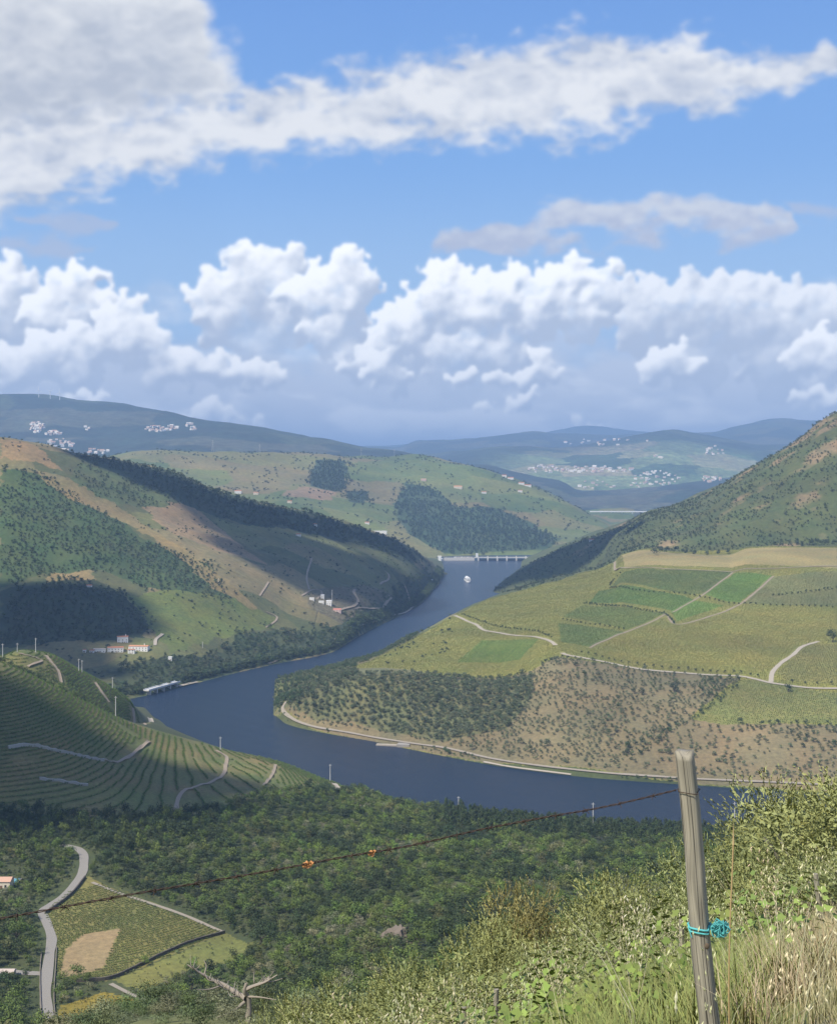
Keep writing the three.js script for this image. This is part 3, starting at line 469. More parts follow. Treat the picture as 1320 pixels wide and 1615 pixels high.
// ---------- roads, tracks and banks, draped over the ground ----------
const earthMap = (() => { const N = 256, a = new Uint8Array(N * N * 4), r = rng(4); for (let i = 0; i < N * N; i++) { const v = 205 + 34 * noise((i % N) / 9, Math.floor(i / N) / 9) + (r() - 0.5) * 44; a[i * 4] = a[i * 4 + 1] = a[i * 4 + 2] = clamp(v, 0, 255); a[i * 4 + 3] = 255; } const t = new THREE.DataTexture(a, N, N, THREE.RGBAFormat); t.colorSpace = THREE.SRGBColorSpace; t.wrapS = t.wrapT = THREE.RepeatWrapping; t.magFilter = t.minFilter = THREE.LinearFilter; t.needsUpdate = true; return t; })();
const trackMat = std(0.46, 0.37, 0.26, 1, { map: earthMap }), paleMat = std(0.62, 0.54, 0.42, 1, { map: earthMap }), asphaltMat = std(0.40, 0.37, 0.32, 1, { map: earthMap }), gravelMat = std(0.46, 0.40, 0.31, 1, { map: earthMap }), stoneMat = std(0.30, 0.26, 0.21, 1, { map: earthMap }), darkStone = std(0.16, 0.14, 0.11, 1, { map: earthMap });
const roadLines = [];
function way(pts, from, to) {
  const w = pts.map(([px, py]) => sight(px, py, from, to)).filter(Boolean).map(([x, d]) => new THREE.Vector3(x, 0, d));
  const c = new THREE.CatmullRomCurve3(w, false, 'centripetal'), n = Math.max(6, Math.ceil(c.getLength() / (from > 1000 ? 4 : 2)));
  return c.getSpacedPoints(n);
}
function ribbon(name, pts, from, to, width, mat, lift = 0.25) {
  const p = way(pts, from, to), n = p.length, pos = [], uv = [], idx = []; let run = 0; roadLines.push([p, width / 2]);
  for (let i = 0; i < n; i++) {
    const a = p[Math.max(0, i - 1)], b = p[Math.min(n - 1, i + 1)], l = Math.hypot(b.x - a.x, b.z - a.z) || 1, nx = (b.z - a.z) / l, nz = -(b.x - a.x) / l; if (i) run += p[i].distanceTo(p[i - 1]);
    const w = width * (1 + 0.16 * noise(run / 18, width)), mid = relief(p[i].x, p[i].z);
    for (const s of [-0.5, 0, 0.5]) { const x = p[i].x + nx * w * s, d = p[i].z + nz * w * s; pos.push(x, Math.max(mid, relief(x, d)) + lift, -d); uv.push(s * w / 6, run / 6); }
    if (i) for (const k of [0, 1]) { const q = (i - 1) * 3 + k; idx.push(q, q + 1, q + 4, q, q + 4, q + 3); }
  }
  const g = new THREE.BufferGeometry(); g.setAttribute('position', new THREE.Float32BufferAttribute(pos, 3)); g.setAttribute('uv', new THREE.Float32BufferAttribute(uv, 2)); g.setIndex(idx); g.computeVertexNormals();
  return add(new THREE.Mesh(g, mat), name, null, null, null, 'structure');
}
function dryWall(name, label, pts, from, to, h, thick, mat) {          // a stone wall that follows the ground
  const p = way(pts, from, to), n = p.length, pos = [], uv = [], idx = []; let run = 0;
  for (let i = 0; i < n; i++) {
    const a = p[Math.max(0, i - 1)], b = p[Math.min(n - 1, i + 1)], l = Math.hypot(b.x - a.x, b.z - a.z) || 1, nx = (b.z - a.z) / l * thick / 2, nz = -(b.x - a.x) / l * thick / 2, y = relief(p[i].x, p[i].z), top = y + h * (1 + 0.12 * noise(run / 3, 2.2)); if (i) run += p[i].distanceTo(p[i - 1]);
    for (const [s, yy] of [[-1, y - 0.6], [-0.85, top], [0.85, top], [1, y - 0.6]]) { pos.push(p[i].x + nx * s, yy, -(p[i].z + nz * s)); uv.push(run / 3, yy / 3); }
    if (i) for (let k = 0; k < 3; k++) { const q = (i - 1) * 4 + k; idx.push(q, q + 1, q + 5, q, q + 5, q + 4); }
  }
  idx.push(0, 2, 1, 0, 3, 2); const e = (n - 1) * 4; idx.push(e, e + 1, e + 2, e, e + 2, e + 3);
  let g = new THREE.BufferGeometry(); g.setAttribute('position', new THREE.Float32BufferAttribute(pos, 3)); g.setAttribute('uv', new THREE.Float32BufferAttribute(uv, 2)); g.setIndex(idx); g = g.toNonIndexed(); g.computeVertexNormals();
  return add(new THREE.Mesh(g, mat), name, label, 'wall');
}
// promontory
ribbon('vineyard_track', [[717, 971], [733, 978], [750, 985], [763, 994], [790, 999], [817, 1003], [845, 1005], [868, 1012], [876, 1018]], ...R0, 5, paleMat, 0.4);
ribbon('vineyard_track', [[886, 1030], [893, 1033], [920, 1038], [947, 1043], [1013, 1056], [1093, 1063], [1167, 1067], [1213, 1077], [1240, 1081], [1273, 1085], [1330, 1086]], ...R0, 5.5, paleMat, 0.4);
ribbon('vineyard_track', [[1215, 1076], [1218, 1060], [1230, 1047], [1250, 1033], [1265, 1020], [1290, 1012]], ...R0, 5, paleMat, 0.4);
ribbon('vineyard_track', [[968, 887], [985, 896], [1060, 898], [1180, 897], [1330, 893]], ...R0, 4, trackMat, 0.4);
ribbon('vineyard_track', [[1155, 903], [1110, 937], [1085, 952], [1060, 966]], ...R0, 3, trackMat, 0.4);
ribbon('vineyard_track', [[1219, 909], [1170, 951], [1120, 972], [1068, 985], [1050, 968]], ...R0, 3.4, trackMat, 0.4);
ribbon('vineyard_track', [[1050, 968], [1035, 977], [990, 996], [960, 1008], [930, 1022]], ...R0, 3, trackMat, 0.4);
ribbon('railway_bed', [[452, 1107], [446, 1117], [450, 1127], [470, 1139], [500, 1148], [560, 1158], [643, 1172], [700, 1180], [770, 1196], [840, 1207], [947, 1219], [1060, 1227], [1160, 1232], [1330, 1240]], ...R0, 3.6, gravelMat, 0.5);
ribbon('river_shore', [[762, 1202], [800, 1209], [840, 1214.5], [900, 1222]], ...R0, 3.5, paleMat, 0.3);
// left bank
ribbon('river_road', [[283, 1083], [300, 1078.5], [312, 1076]], ...L1, 5, paleMat, 0.6);
ribbon('river_road', [[488, 1030], [510, 1017], [545, 1003], [560, 995]], ...L1, 4.5, paleMat, 0.6);
ribbon('river_road', [[424, 1047], [432, 1044], [440, 1041]], ...L1, 5, paleMat, 0.6);
ribbon('river_road', [[565, 988], [580, 984], [600, 978], [612, 972], [640, 966], [652, 957]], ...L1, 4, paleMat, 0.6);
ribbon('farm_track', [[530, 966], [545, 960], [565, 948], [558, 935], [560, 930]], ...L1, 5, trackMat, 0.5);
ribbon('farm_track', [[600, 922], [612, 915], [612, 905], [606, 900]], ...L1, 4.5, trackMat, 0.5);
ribbon('farm_track', [[605, 960], [608, 954], [617, 942], [613, 940]], ...L1, 4.5, trackMat, 0.5);
ribbon('farm_track', [[556, 960], [580, 960], [603, 960]], ...L1, 3.5, trackMat, 0.5);
ribbon('farm_track', [[637, 922], [644, 940], [646, 958]], ...L1, 4, trackMat, 0.5);
ribbon('farm_track', [[476, 940], [490, 932], [505, 931], [508, 937], [500, 945]], ...L1, 4, trackMat, 0.5);
ribbon('farm_track', [[488, 930], [484, 915], [492, 880]], ...L1, 3.5, trackMat, 0.5);
ribbon('farm_track', [[410, 940], [418, 928], [424, 918]], ...L1, 3.5, trackMat, 0.5);
ribbon('farm_track', [[420, 965], [436, 972], [436, 978], [420, 990]], ...L1, 3.5, trackMat, 0.5);
ribbon('farm_track', [[245, 1018], [247, 1008], [257, 1000]], ...L1, 4.5, paleMat, 0.5);
// the terraced spur and the knoll behind it
ribbon('terrace_track', [[72, 1034], [82, 1045], [92, 1058], [97, 1077]], 1000, 1500, 3, trackMat, 0.35);
ribbon('terrace_track', [[30, 1031], [50, 1036], [66, 1042], [45, 1052]], 1000, 1500, 2.6, trackMat, 0.35);
ribbon('terrace_track', [[150, 1077], [160, 1090], [173, 1108]], 1000, 1500, 3, trackMat, 0.35);
ribbon('terrace_track', [[193, 1094], [210, 1117], [230, 1144]], 1000, 1500, 2.6, trackMat, 0.35);
ribbon('terrace_track', [[236, 1170], [215, 1185], [200, 1197], [180, 1202], [165, 1198]], 740, 1100, 3, trackMat, 0.35);
ribbon('terrace_track', [[340, 1184], [355, 1192], [356, 1208], [352, 1222], [335, 1233], [295, 1245], [283, 1257], [277, 1290]], 740, 1100, 3, trackMat, 0.35);
ribbon('terrace_track', [[435, 1206], [430, 1222], [415, 1240]], 740, 1100, 2.4, trackMat, 0.35);
ribbon('spur_track', [[526, 1236], [532, 1241], [530, 1249]], 740, 1100, 4, paleMat, 0.4);
ribbon('shore_clearing', [[224, 1112], [236, 1133], [250, 1150]], 1180, 1500, 6, paleMat, 0.4);
dryWall('terrace_wall', 'long pale stone retaining wall across the shaded terraces', [[14, 1180], [55, 1177], [85, 1184], [120, 1192], [165, 1200]], 740, 1100, 1.7, 1.6, std(0.62, 0.58, 0.5, 1, { map: earthMap }));
dryWall('terrace_wall', 'short pale stone retaining wall low on the shaded terraces', [[63, 1229], [100, 1233], [140, 1239]], 740, 1100, 1.5, 1.4, std(0.62, 0.58, 0.5, 1, { map: earthMap }));
// side valley
ribbon('valley_road', [[80, 1625], [74, 1590], [72, 1560], [75, 1535], [79, 1505], [82, 1480], [74, 1455], [68, 1437], [80, 1428], [100, 1415], [118, 1395], [130, 1378], [133, 1360], [131, 1346], [120, 1338], [98, 1333]], ...B0, 4.6, asphaltMat, 0.25);
ribbon('valley_road', [[66, 1536], [40, 1535], [10, 1532]], ...B0, 4, asphaltMat, 0.2);
ribbon('field_path', [[146, 1392], [200, 1413], [270, 1436], [352, 1470]], ...B0, 2.2, gravelMat, 0.22);
ribbon('field_path', [[175, 1552], [200, 1565], [228, 1578]], ...B0, 2.2, gravelMat, 0.22);
dryWall('field_wall', 'dark dry stone wall along the lower edge of the terraced plot', [[355, 1472], [300, 1488], [260, 1505], [215, 1527], [172, 1545], [120, 1549]], ...B0, 1.5, 0.8, darkStone);
dryWall('road_wall', 'pale low wall along the right edge of the valley road', [[89, 1612], [86, 1585], [86, 1560], [88, 1530], [90, 1495]], ...B0, 0.9, 0.4, stoneMat);
dryWall('road_wall', 'dark stone wall on the bend of the valley road above the plot', [[72, 1442], [90, 1430], [115, 1410], [135, 1385]], ...B0, 1.6, 0.7, darkStone);
dryWall('road_wall', 'grey low wall along the left edge of the valley road', [[66, 1600], [64, 1560], [64, 1530], [66, 1505]], ...B0, 0.9, 0.4, stoneMat);
const roadGrid = new Set(); for (const [p, w] of roadLines) for (const q of p) { const R = Math.max(1, Math.round((w + 0.6) / 3)); for (let a = -R; a <= R; a++) for (let b = -R; b <= R; b++) if (a * a + b * b <= (R + 0.3) ** 2) roadGrid.add((Math.round(q.x / 3) + a) * 100000 + Math.round(q.z / 3) + b); }
const onRoad = (x, d) => roadGrid.has(Math.round(x / 3) * 100000 + Math.round(d / 3));
// ---------- plants ----------
// a crown of n leaf-sized faces spread through lobes; unit size: about 1 wide, base at 0
function crown(seed, n, leaf, { lobes = 7, tall = 1, base = 0.25, hollow = 0.55, spike = 0, narrow = 1, bend = 0.6 } = {}) {
  const r = rng(seed), L = [];
  for (let k = 0; k < lobes; k++) { const a = r() * 6.283, q = Math.sqrt(r()) * 0.30, y = base + (0.25 + 0.6 * r()) * (tall - base); const taper = spike ? 1 - spike * (y - base) / (tall - base) : 1; L.push([Math.cos(a) * q * taper, y, Math.sin(a) * q * taper, (0.17 + 0.13 * r()) * lerp(1, taper, 0.7)]); }
  const pos = [], nor = [], col = [], v = new THREE.Vector3(), a = new THREE.Vector3(), b = new THREE.Vector3(), o = new THREE.Vector3(), m = new THREE.Vector3();
  for (let k = 0; k < n; k++) {
    const [lx, ly, lz, lr] = L[Math.floor(r() * lobes)];
    v.set(r() - 0.5, r() - 0.5, r() - 0.5).normalize(); if (v.y < -0.5) v.y *= 0.5;
    const depth = 1 - (1 - hollow) * r() * r(); o.copy(v);
    const bump = 1 + 0.25 * noise(v.x * 3 + seed, v.z * 3 + v.y * 2);
    m.set(lx + v.x * lr * depth * bump, Math.max(base * 0.5, ly + v.y * lr * depth * bump * 0.9), lz + v.z * lr * depth * bump);
    a.set(r() - 0.5, r() - 0.5, r() - 0.5).normalize(); b.crossVectors(a, o).normalize(); a.crossVectors(o, b).lerp(v.set(r() - 0.5, r() - 0.5, r() - 0.5), 0.7).normalize(); b.crossVectors(a, o).normalize();
    const s = leaf * (0.7 + 0.6 * r()), w = s * 0.62 * narrow, N = v.copy(a).cross(b).normalize(); if (N.dot(o) < 0) N.negate(); N.lerp(o, bend).normalize();
    const tint = 0.8 + 0.4 * r();
    const flip = m.clone().crossVectors(a, b).dot(N) < 0 ? -1 : 1;      // wind every leaf so that its face agrees with its normal
    for (const [p, q0] of narrow < 0.8 ? [[-1, 0], [0, -1], [1, 0], [-1, 0], [1, 0], [0, 1]] : [[-1, -0.6], [1, -0.5], [0.1, 1]]) { const q = q0 * flip; pos.push(m.x + a.x * p * s + b.x * q * w, m.y + a.y * p * s + b.y * q * w, m.z + a.z * p * s + b.z * q * w); nor.push(N.x, N.y, N.z); col.push(tint, tint, tint); }
  }
  const g = new THREE.BufferGeometry(); g.setAttribute('position', new THREE.Float32BufferAttribute(pos, 3)); g.setAttribute('normal', new THREE.Float32BufferAttribute(nor, 3)); g.setAttribute('color', new THREE.Float32BufferAttribute(col, 3));
  return g;
}
function trunkGeo(seed, h, r0, limbs = 4) {
  const r = rng(seed), gs = [];
  const limb = (p0, p1, ra, rb) => { const mid = p0.clone().lerp(p1, 0.5).add(new THREE.Vector3((r() - 0.5) * 0.05, 0.02, (r() - 0.5) * 0.05)), c = new THREE.CatmullRomCurve3([p0, mid, p1]), g = new THREE.TubeGeometry(c, 4, 1, 5, false), P = g.attributes.position, q = new THREE.Vector3(); for (let i = 0; i <= 4; i++) { c.getPointAt(i / 4, q); const k = lerp(ra, rb, i / 4); for (let j = 0; j <= 5; j++) { const e = i * 6 + j; P.setXYZ(e, q.x + (P.getX(e) - q.x) * k, q.y + (P.getY(e) - q.y) * k, q.z + (P.getZ(e) - q.z) * k); } } gs.push(g); };
  const fork = new THREE.Vector3((r() - 0.5) * 0.1, h * 0.5, (r() - 0.5) * 0.1); limb(new THREE.Vector3(0, -0.08, 0), fork, r0, r0 * 0.7);
  for (let k = 0; k < limbs; k++) { const a = k / limbs * 6.283 + r(); limb(fork, new THREE.Vector3(Math.cos(a) * 0.24, h * (0.85 + 0.3 * r()), Math.sin(a) * 0.24), r0 * 0.6, r0 * 0.2); }
  return mergeGeometries(gs);
}
const barkMat = std(0.12, 0.10, 0.08, 1), greyBark = std(0.22, 0.20, 0.17, 1);
const tintMat = (rough = 0.8) => new THREE.MeshStandardMaterial({ color: 0xffffff, roughness: rough, vertexColors: true, side: THREE.DoubleSide });
const foliage = (r, g, b) => new THREE.MeshStandardMaterial({ color: new THREE.Color().setRGB(r, g, b), roughness: 0.8, vertexColors: true, side: THREE.DoubleSide });
function massed(name, geo, list, kindName) {                        // list: [x, y, d, width, height, turn, [r, g, b]]
  const im = new THREE.InstancedMesh(geo, tintMat(), list.length), q = new THREE.Quaternion(), e = new THREE.Euler(), M = new THREE.Matrix4(), c = new THREE.Color();
  list.forEach(([x, y, d, w, h, t, rgb], i) => { q.setFromEuler(e.set(0, t, 0)); M.compose(new THREE.Vector3(x, y, -d), q, new THREE.Vector3(w, h, w)); im.setMatrixAt(i, M); im.setColorAt(i, c.setRGB(...rgb)); });
  return add(im, name, kindName, null, null, 'stuff');
}
const pick = (r, a) => a[Math.floor(r() * a.length)];
function scatter(seed, x0, x1, d0, d1, gap, keep) {                 // jittered grid
  const r = rng(seed), out = [];
  for (let d = d0; d < d1; d += gap) for (let x = x0; x < x1; x += gap) { const qx = x + r() * gap, qd = d + r() * gap, t = r(); if (keep(qx, qd, t)) out.push([qx, qd]); }
  return out;
}
const seen = (x, d, m = 20) => { const px = CX + x / d * F; return px > -m - 60 && px < 1320 + m + 60; };
const vary = (r, c, k = 0.3) => { const m = 1 + (r() - 0.5) * k * 2; return c.map((v, i) => v * m * (1 + (r() - 0.5) * 0.18)); };
const crownFine = [1, 2, 3, 4].map((s) => crown(s, 420, 0.045, { lobes: 9, tall: 1, base: 0.2 })), crownMid = [11, 12, 13].map((s) => crown(s, 150, 0.075, { lobes: 6, tall: 0.95, base: 0.12 })), crownFar = [21, 22].map((s) => crown(s, 48, 0.14, { lobes: 5, tall: 0.9, base: 0.08 })), pineFine = [31, 32].map((s) => crown(s, 380, 0.05, { lobes: 13, tall: 1.25, base: 0.15, spike: 0.85 }));
const DARK = [0.040, 0.064, 0.019], MIDG = [0.096, 0.138, 0.026], BRIGHT = [0.13, 0.182, 0.032], GREY = [0.20, 0.205, 0.11], YELLOW = [0.13, 0.14, 0.045], SCRUB = [0.075, 0.095, 0.04], OLIVE = [0.115, 0.14, 0.072];

// the wood below the lookout
const nearEdge = pchip([0, 350, 520, 700, 760, 900, 1000, 1130, 1320], [1640, 1610, 1550, 1490, 1450, 1400, 1350, 1330, 1240]);
{
  const r = rng(77), kinds = [['dark', DARK], ['mid', MIDG], ['bright', BRIGHT], ['grey', GREY], ['yellow', YELLOW]], all = [];
  const pts = scatter(71, -400, 400, 300, 1075, 5.0, (x, d) => {
    if (!seen(x, d) || spurVines(x, d) > 0.02 || onRoad(x, d) || onRoad(x + 2.5, d) || onRoad(x, d - 2.5) || inside(valleyPlot, x, d) || inside(yellowField, x, d) || inside(edgeGrass, x, d)) return false;
    const px = CX + x / d * F; if (d > 1000 && px < 545) return false;
    const y = relief(x, d); if (y < 1.2) return false;
    const py = CY + (EYE - y) * F / d; if (py - 12 * F / d > nearEdge(px) + 90) return false;
    if (px < 60 && py > 1380 && py < 1412 && px < 28) return false;
    return noise(x / 26, d / 26) > -0.52 + (px < 100 && py > 1540 ? 0.25 : 0);
  });
  for (const [x, d] of pts) {
    const px = CX + x / d * F, y = relief(x, d), py = CY + (EYE - y) * F / d, n = noise(x / 55 + 4, d / 55) + (r() - 0.5) * 0.9;
    let kind = n < -0.15 ? 0 : n < 0.28 ? 1 : n < 0.46 ? 2 : 3; if (r() < 0.05) kind = 4;
    if (d < 420 && px < 620) kind = r() < 0.55 ? 3 : kind; if (px < 350 && py < 1345) kind = r() < 0.7 ? 0 : 1;
    let w = 4.4 + r() * r() * 6.5, h = w * (0.8 + 0.3 * r()), pine = 0;
    if (px > 700 && d > 820 && r() < 0.75) { pine = 1; kind = 0; w = 4.5 + r() * 3; h = w * (1.1 + 0.4 * r()); }
    if (kind === 3) { w *= 0.75; h *= 0.7; }
    if (px < 360 && py < 1350 && py > 1285) h *= 1.35;
    all.push({ x, d, y: y - 0.15, w, h, kind, pine, t: r() * 6.28, v: Math.floor(r() * 4), show: (py - h * F / d > 1600 ? 0 : 1) * w / d, c: vary(r, kinds[kind][1], 0.28) });
  }
  all.sort((a, b) => b.show - a.show);
  const words = ['dark green oak', 'mid green oak', 'bright green broadleaf tree', 'silvery grey-green tree', 'yellow-green broadleaf tree'], mats = kinds.map(([, c]) => foliage(...c)), tr = [51, 52].map((s) => trunkGeo(s, 0.5, 0.05, 4));
  const where = (o) => { const px = CX + o.x / o.d * F, py = CY + (EYE - o.y) * F / o.d, row = py < 1340 ? 'in the far part of the wood' : py < 1430 ? 'in the middle of the wood' : 'in the near part of the wood'; return row + (px < 110 ? ' left of the valley road' : px < 230 ? ' by the terraced plot' : px < 420 ? ' right of the terraced plot' : px < 560 ? ' left of the rock face' : px < 700 ? ' around the rock face' : ' right of the rock face'); };
  all.slice(0, 300).forEach((o) => {
    const g = new THREE.Group(); part(g, 'trunk', tr[o.v % 2], barkMat); part(g, 'crown', o.pine ? pineFine[o.v % 2] : crownFine[o.v], mats[o.kind]);
    g.position.set(o.x, o.y, -o.d); g.scale.set(o.w, o.h, o.w); g.rotation.y = o.t;
    add(g, 'wood_tree', `${o.pine ? 'dark conical pine' : words[o.kind]} ${where(o)}`, 'tree', 'trees of the wood below the lookout');
  });
  const rest = all.slice(300); for (let v = 0; v < 4; v++) massed('dense_wood', crownFine[v], rest.filter((o) => !o.pine && o.v === v).map((o) => [o.x, o.y, o.d, o.w, o.h, o.t, o.c]), 'dense mixed wood filling the valley below the lookout');
  for (let v = 0; v < 2; v++) massed('pine_wood', pineFine[v], rest.filter((o) => o.pine && o.v % 2 === v).map((o) => [o.x, o.y, o.d, o.w, o.h, o.t, o.c]), 'dark pine wood along the near river bank');
}
// scrub on the steep ground under the lookout
{
  const r = rng(78), list = [];
  for (const [x, d] of scatter(72, -110, 60, 64, 300, 4.2, (x, d) => seen(x, d) && noise(x / 12, d / 12) > -0.62 && Math.hypot(x + 15, d - 103) > 3.6)) { const w = 1.6 + r() * 2.6; list.push([x, relief(x, d) - 0.1, d, w, w * (0.7 + 0.3 * r()), r() * 6.28, vary(r, r() < 0.6 ? [0.15, 0.17, 0.085] : [0.085, 0.115, 0.04], 0.25)]); }
  massed('hillside_scrub', crown(61, 1100, 0.026, { lobes: 9, tall: 1, base: 0.05 }), list, 'grey-green scrub covering the steep ground under the lookout');
}
// vine rows along the benches of the spur
{
  const r = rng(79), list = [], st = 1.25;
  for (let d = 745; d < 1290; d += st) for (let x = -420; x < -40; x += st) {
    const w = spurVines(x, d); if (w < 0.5 || !seen(x, d, 60) || onRoad(x, d)) continue;
    const y = reliefBase(x, d), gx = reliefBase(x + 1, d) - y, gd = reliefBase(x, d + 1) - y, sl = Math.hypot(gx, gd); if (sl < 0.03) continue;
    const q = y / 2.0 - Math.floor(y / 2.0), step = sl * st / 2.0; if (Math.abs(q - 0.40) > step * 0.5) continue;
    if (noise(x / 30, d / 30) < -0.62) continue;
    list.push([x + (r() - 0.5) * 0.5, relief(x, d) - 0.1, d + (r() - 0.5) * 0.5, 1.6 + r() * 0.7, 1.3 + r() * 0.7, r() * 6.28, vary(r, [0.10, 0.155, 0.03], 0.25)]);
  }
  massed('vine_rows', crown(62, 60, 0.12, { lobes: 4, tall: 0.9, base: 0.1 }), list, 'rows of green vines along the benches of the terraced spur');
}
// olive grove and scattered trees on the promontory
const grove = [];
{
  const r = rng(80), all = [], L = 3;
  const rocky = outline([[985, 1190], [1087, 1136], [1280, 1143], [1320, 1150], [1320, 1215], [1060, 1220], [980, 1205]], ...R0), dense = outline([[434, 1125], [463, 1097], [553, 1055], [700, 1068], [840, 1062], [840, 1100], [800, 1150], [700, 1170], [560, 1140], [500, 1135]], ...R0);
  for (const [x, d] of scatter(73, -200, 520, 1090, 1470, 5.0, (x, d, t) => inside(oliveSlope, x, d) && seen(x, d) && !onRoad(x, d) && (inside(dense, x, d) ? noise(x / 22, d / 22) > -0.7 : inside(rocky, x, d) ? t < 0.3 : t < 0.8 && noise(x / 30 + 3, d / 30) > -0.5))) {
    const inD = inside(dense, x, d), w = (inD ? 5.2 : 2.8) + r() * (inD ? 3.6 : 2.4) + (r() < 0.03 ? 3.5 : 0) + (inside(rocky, x, d) ? 3 * r() * r() : 0), y = relief(x, d); if (y < 5) continue;
    all.push({ x, d, y: y - 0.1, w, h: w * (0.75 + 0.25 * r()), t: r() * 6.28, v: Math.floor(r() * 3), c: vary(r, r() < 0.2 ? [0.05, 0.075, 0.03] : OLIVE, 0.25) });
  }
  all.sort((a, b) => b.w / b.d - a.w / a.d); const m = [foliage(...OLIVE), foliage(0.07, 0.095, 0.04)];
  all.slice(0, 300).forEach((o, i) => { const g = new THREE.Mesh(crownMid[o.v], m[i % 2]); g.position.set(o.x, o.y, -o.d); g.scale.set(o.w, o.h, o.w); g.rotation.y = o.t; add(g, 'olive_tree', `${o.w > 6.5 ? 'large' : 'small'} grey-green olive on the ${o.y > 40 ? 'upper' : o.y > 22 ? 'middle' : 'lower'} brown slope across the river, ${o.x < 0 ? 'towards the tip' : o.x < 110 ? 'middle stretch' : 'right stretch'}`, 'olive tree', 'olive trees on the slope across the river'); });
  for (let v = 0; v < 3; v++) massed('olive_grove', crownMid[v], all.slice(300).filter((o) => o.v === v).map((o) => [o.x, o.y, o.d, o.w, o.h, o.t, o.c]), 'grove of small grey-green olive trees across the river');
}
// vine rows of the promontory's plots
{
  const r = rng(82), list = [], rowed = fields.filter((f) => f.rows && f.poly.some(([, d]) => d > 1150 && d < 2500) && f.poly.some(([x]) => x > -170)), geo = crown(64, 16, 0.26, { lobes: 3, tall: 0.8, base: 0.1 });
  const owner = (x, d) => { let o = null; for (const f of fields) if (inside(f.poly, x, d)) o = f; return o; };
  for (const f of rowed) {
    let lo = 1e9, hi = -1e9, l = 1e9, rr = -1e9; for (const [x, d] of f.poly) { lo = Math.min(lo, d); hi = Math.max(hi, d); l = Math.min(l, x); rr = Math.max(rr, x); }
    const turn = f.rows[1], cx = Math.cos(turn), sx = Math.sin(turn), mx = (l + rr) / 2, md = (lo + hi) / 2, L = Math.hypot(rr - l, hi - lo) / 2, gap = 3.4, c = f.rows[2].map((v) => lin(v) * 1.12);
    for (let k = -L; k < L; k += gap) for (let t = -L; t < L; t += 2.3) { const x = mx + sx * k + cx * t, d = md - cx * k + sx * t; if (!inside(f.poly, x, d) || !seen(x, d) || r() < 0.22 || owner(x, d) !== f || onRoad(x, d)) continue; list.push([x, relief(x, d) - 0.05, d, 1.5 + 0.7 * r(), 0.9 + 0.5 * r(), r() * 6.28, vary(r, c, 0.2)]); }
  }
  massed('promontory_vines', geo, list, 'rows of low vines over the plots of the promontory');
}
// planted rows of small trees between the vineyard plots
function treeRow(name, label, group, pts, from, to, gap, w, rgb) {
  const p = way(pts, from, to), r = rng(Math.round(pts[0][0] * 7 + pts[0][1])), m = foliage(...rgb); let run = 0, next = 0;
  for (let i = 1; i < p.length; i++) { run += p[i].distanceTo(p[i - 1]); if (run < next) continue; next = run + gap * (0.85 + 0.3 * r()); const s = w * (0.8 + 0.4 * r()), g = new THREE.Mesh(crownMid[Math.floor(r() * 3)], m); g.position.set(p[i].x, relief(p[i].x, p[i].z) - 0.1, -p[i].z); g.scale.set(s, s * (0.9 + 0.2 * r()), s); g.rotation.y = r() * 6; add(g, name, label, 'tree', group); }
}
treeRow('roadside_olive', 'small dark olive tree in the line beside the pale vineyard track', 'olives lining the vineyard track', [[915, 1030], [963, 1041], [1020, 1052], [1100, 1059], [1167, 1063], [1200, 1069]], ...R0, 8, 4.4, [0.05, 0.07, 0.035]);
treeRow('row_tree', 'small dark tree in the long row across the upper vineyards', 'trees in the long upper vineyard row', [[960, 929], [1000, 932], [1080, 938], [1120, 946], [1147, 952], [1200, 955], [1260, 957], [1330, 960]], ...R0, 7.5, 4.6, [0.045, 0.065, 0.03]);
treeRow('hedge_tree', 'close-set dark green tree in the hedge above the middle plots', 'trees of the vineyard hedge', [[920, 953], [960, 957], [1010, 963], [1045, 969], [1058, 978], [1064, 986]], ...R0, 4.2, 4.8, [0.04, 0.07, 0.03]);
treeRow('row_tree', 'small dark tree in the lower left vineyard row', 'trees in the lower left vineyard row', [[886, 978], [920, 984], [960, 990], [988, 995]], ...R0, 7, 4, [0.045, 0.065, 0.03]);
treeRow('row_tree', 'dark tree in the hedge at the upper right of the vineyards', 'trees in the upper right hedge', [[1216, 941], [1250, 938], [1280, 934], [1325, 929]], ...R0, 6, 5, [0.04, 0.065, 0.03]);
treeRow('row_tree', 'small dark tree beside the pale track on the left of the promontory', 'trees beside the upper track', [[728, 970], [760, 982], [800, 992], [845, 997], [870, 1006]], ...R0, 7, 4, [0.045, 0.07, 0.03]);
treeRow('row_tree', 'dark tree at the upper left corner of the vineyards', 'trees at the vineyard corner', [[961, 925], [970, 913], [982, 903]], ...R0, 5, 4, [0.04, 0.06, 0.03]);
treeRow('roadside_olive', 'dark round olive below the fenced field at the right', 'olives below the fenced field', [[1246, 1076], [1270, 1079], [1300, 1080], [1325, 1080]], ...R0, 12, 5, [0.04, 0.06, 0.03]);
treeRow('field_tree', 'dark tree along the top edge of the vineyards', 'trees along the top of the vineyards', [[1030, 876], [1067, 873], [1100, 877], [1150, 872]], ...R0, 26, 13, [0.03, 0.05, 0.025]);
treeRow('field_tree', 'dark tree in the belt at the right foot of the scrub hill', 'trees at the foot of the scrub hill', [[1219, 860], [1240, 858], [1262, 860], [1285, 860], [1310, 862], [1330, 860]], ...R0, 11, 12, [0.035, 0.055, 0.025]);
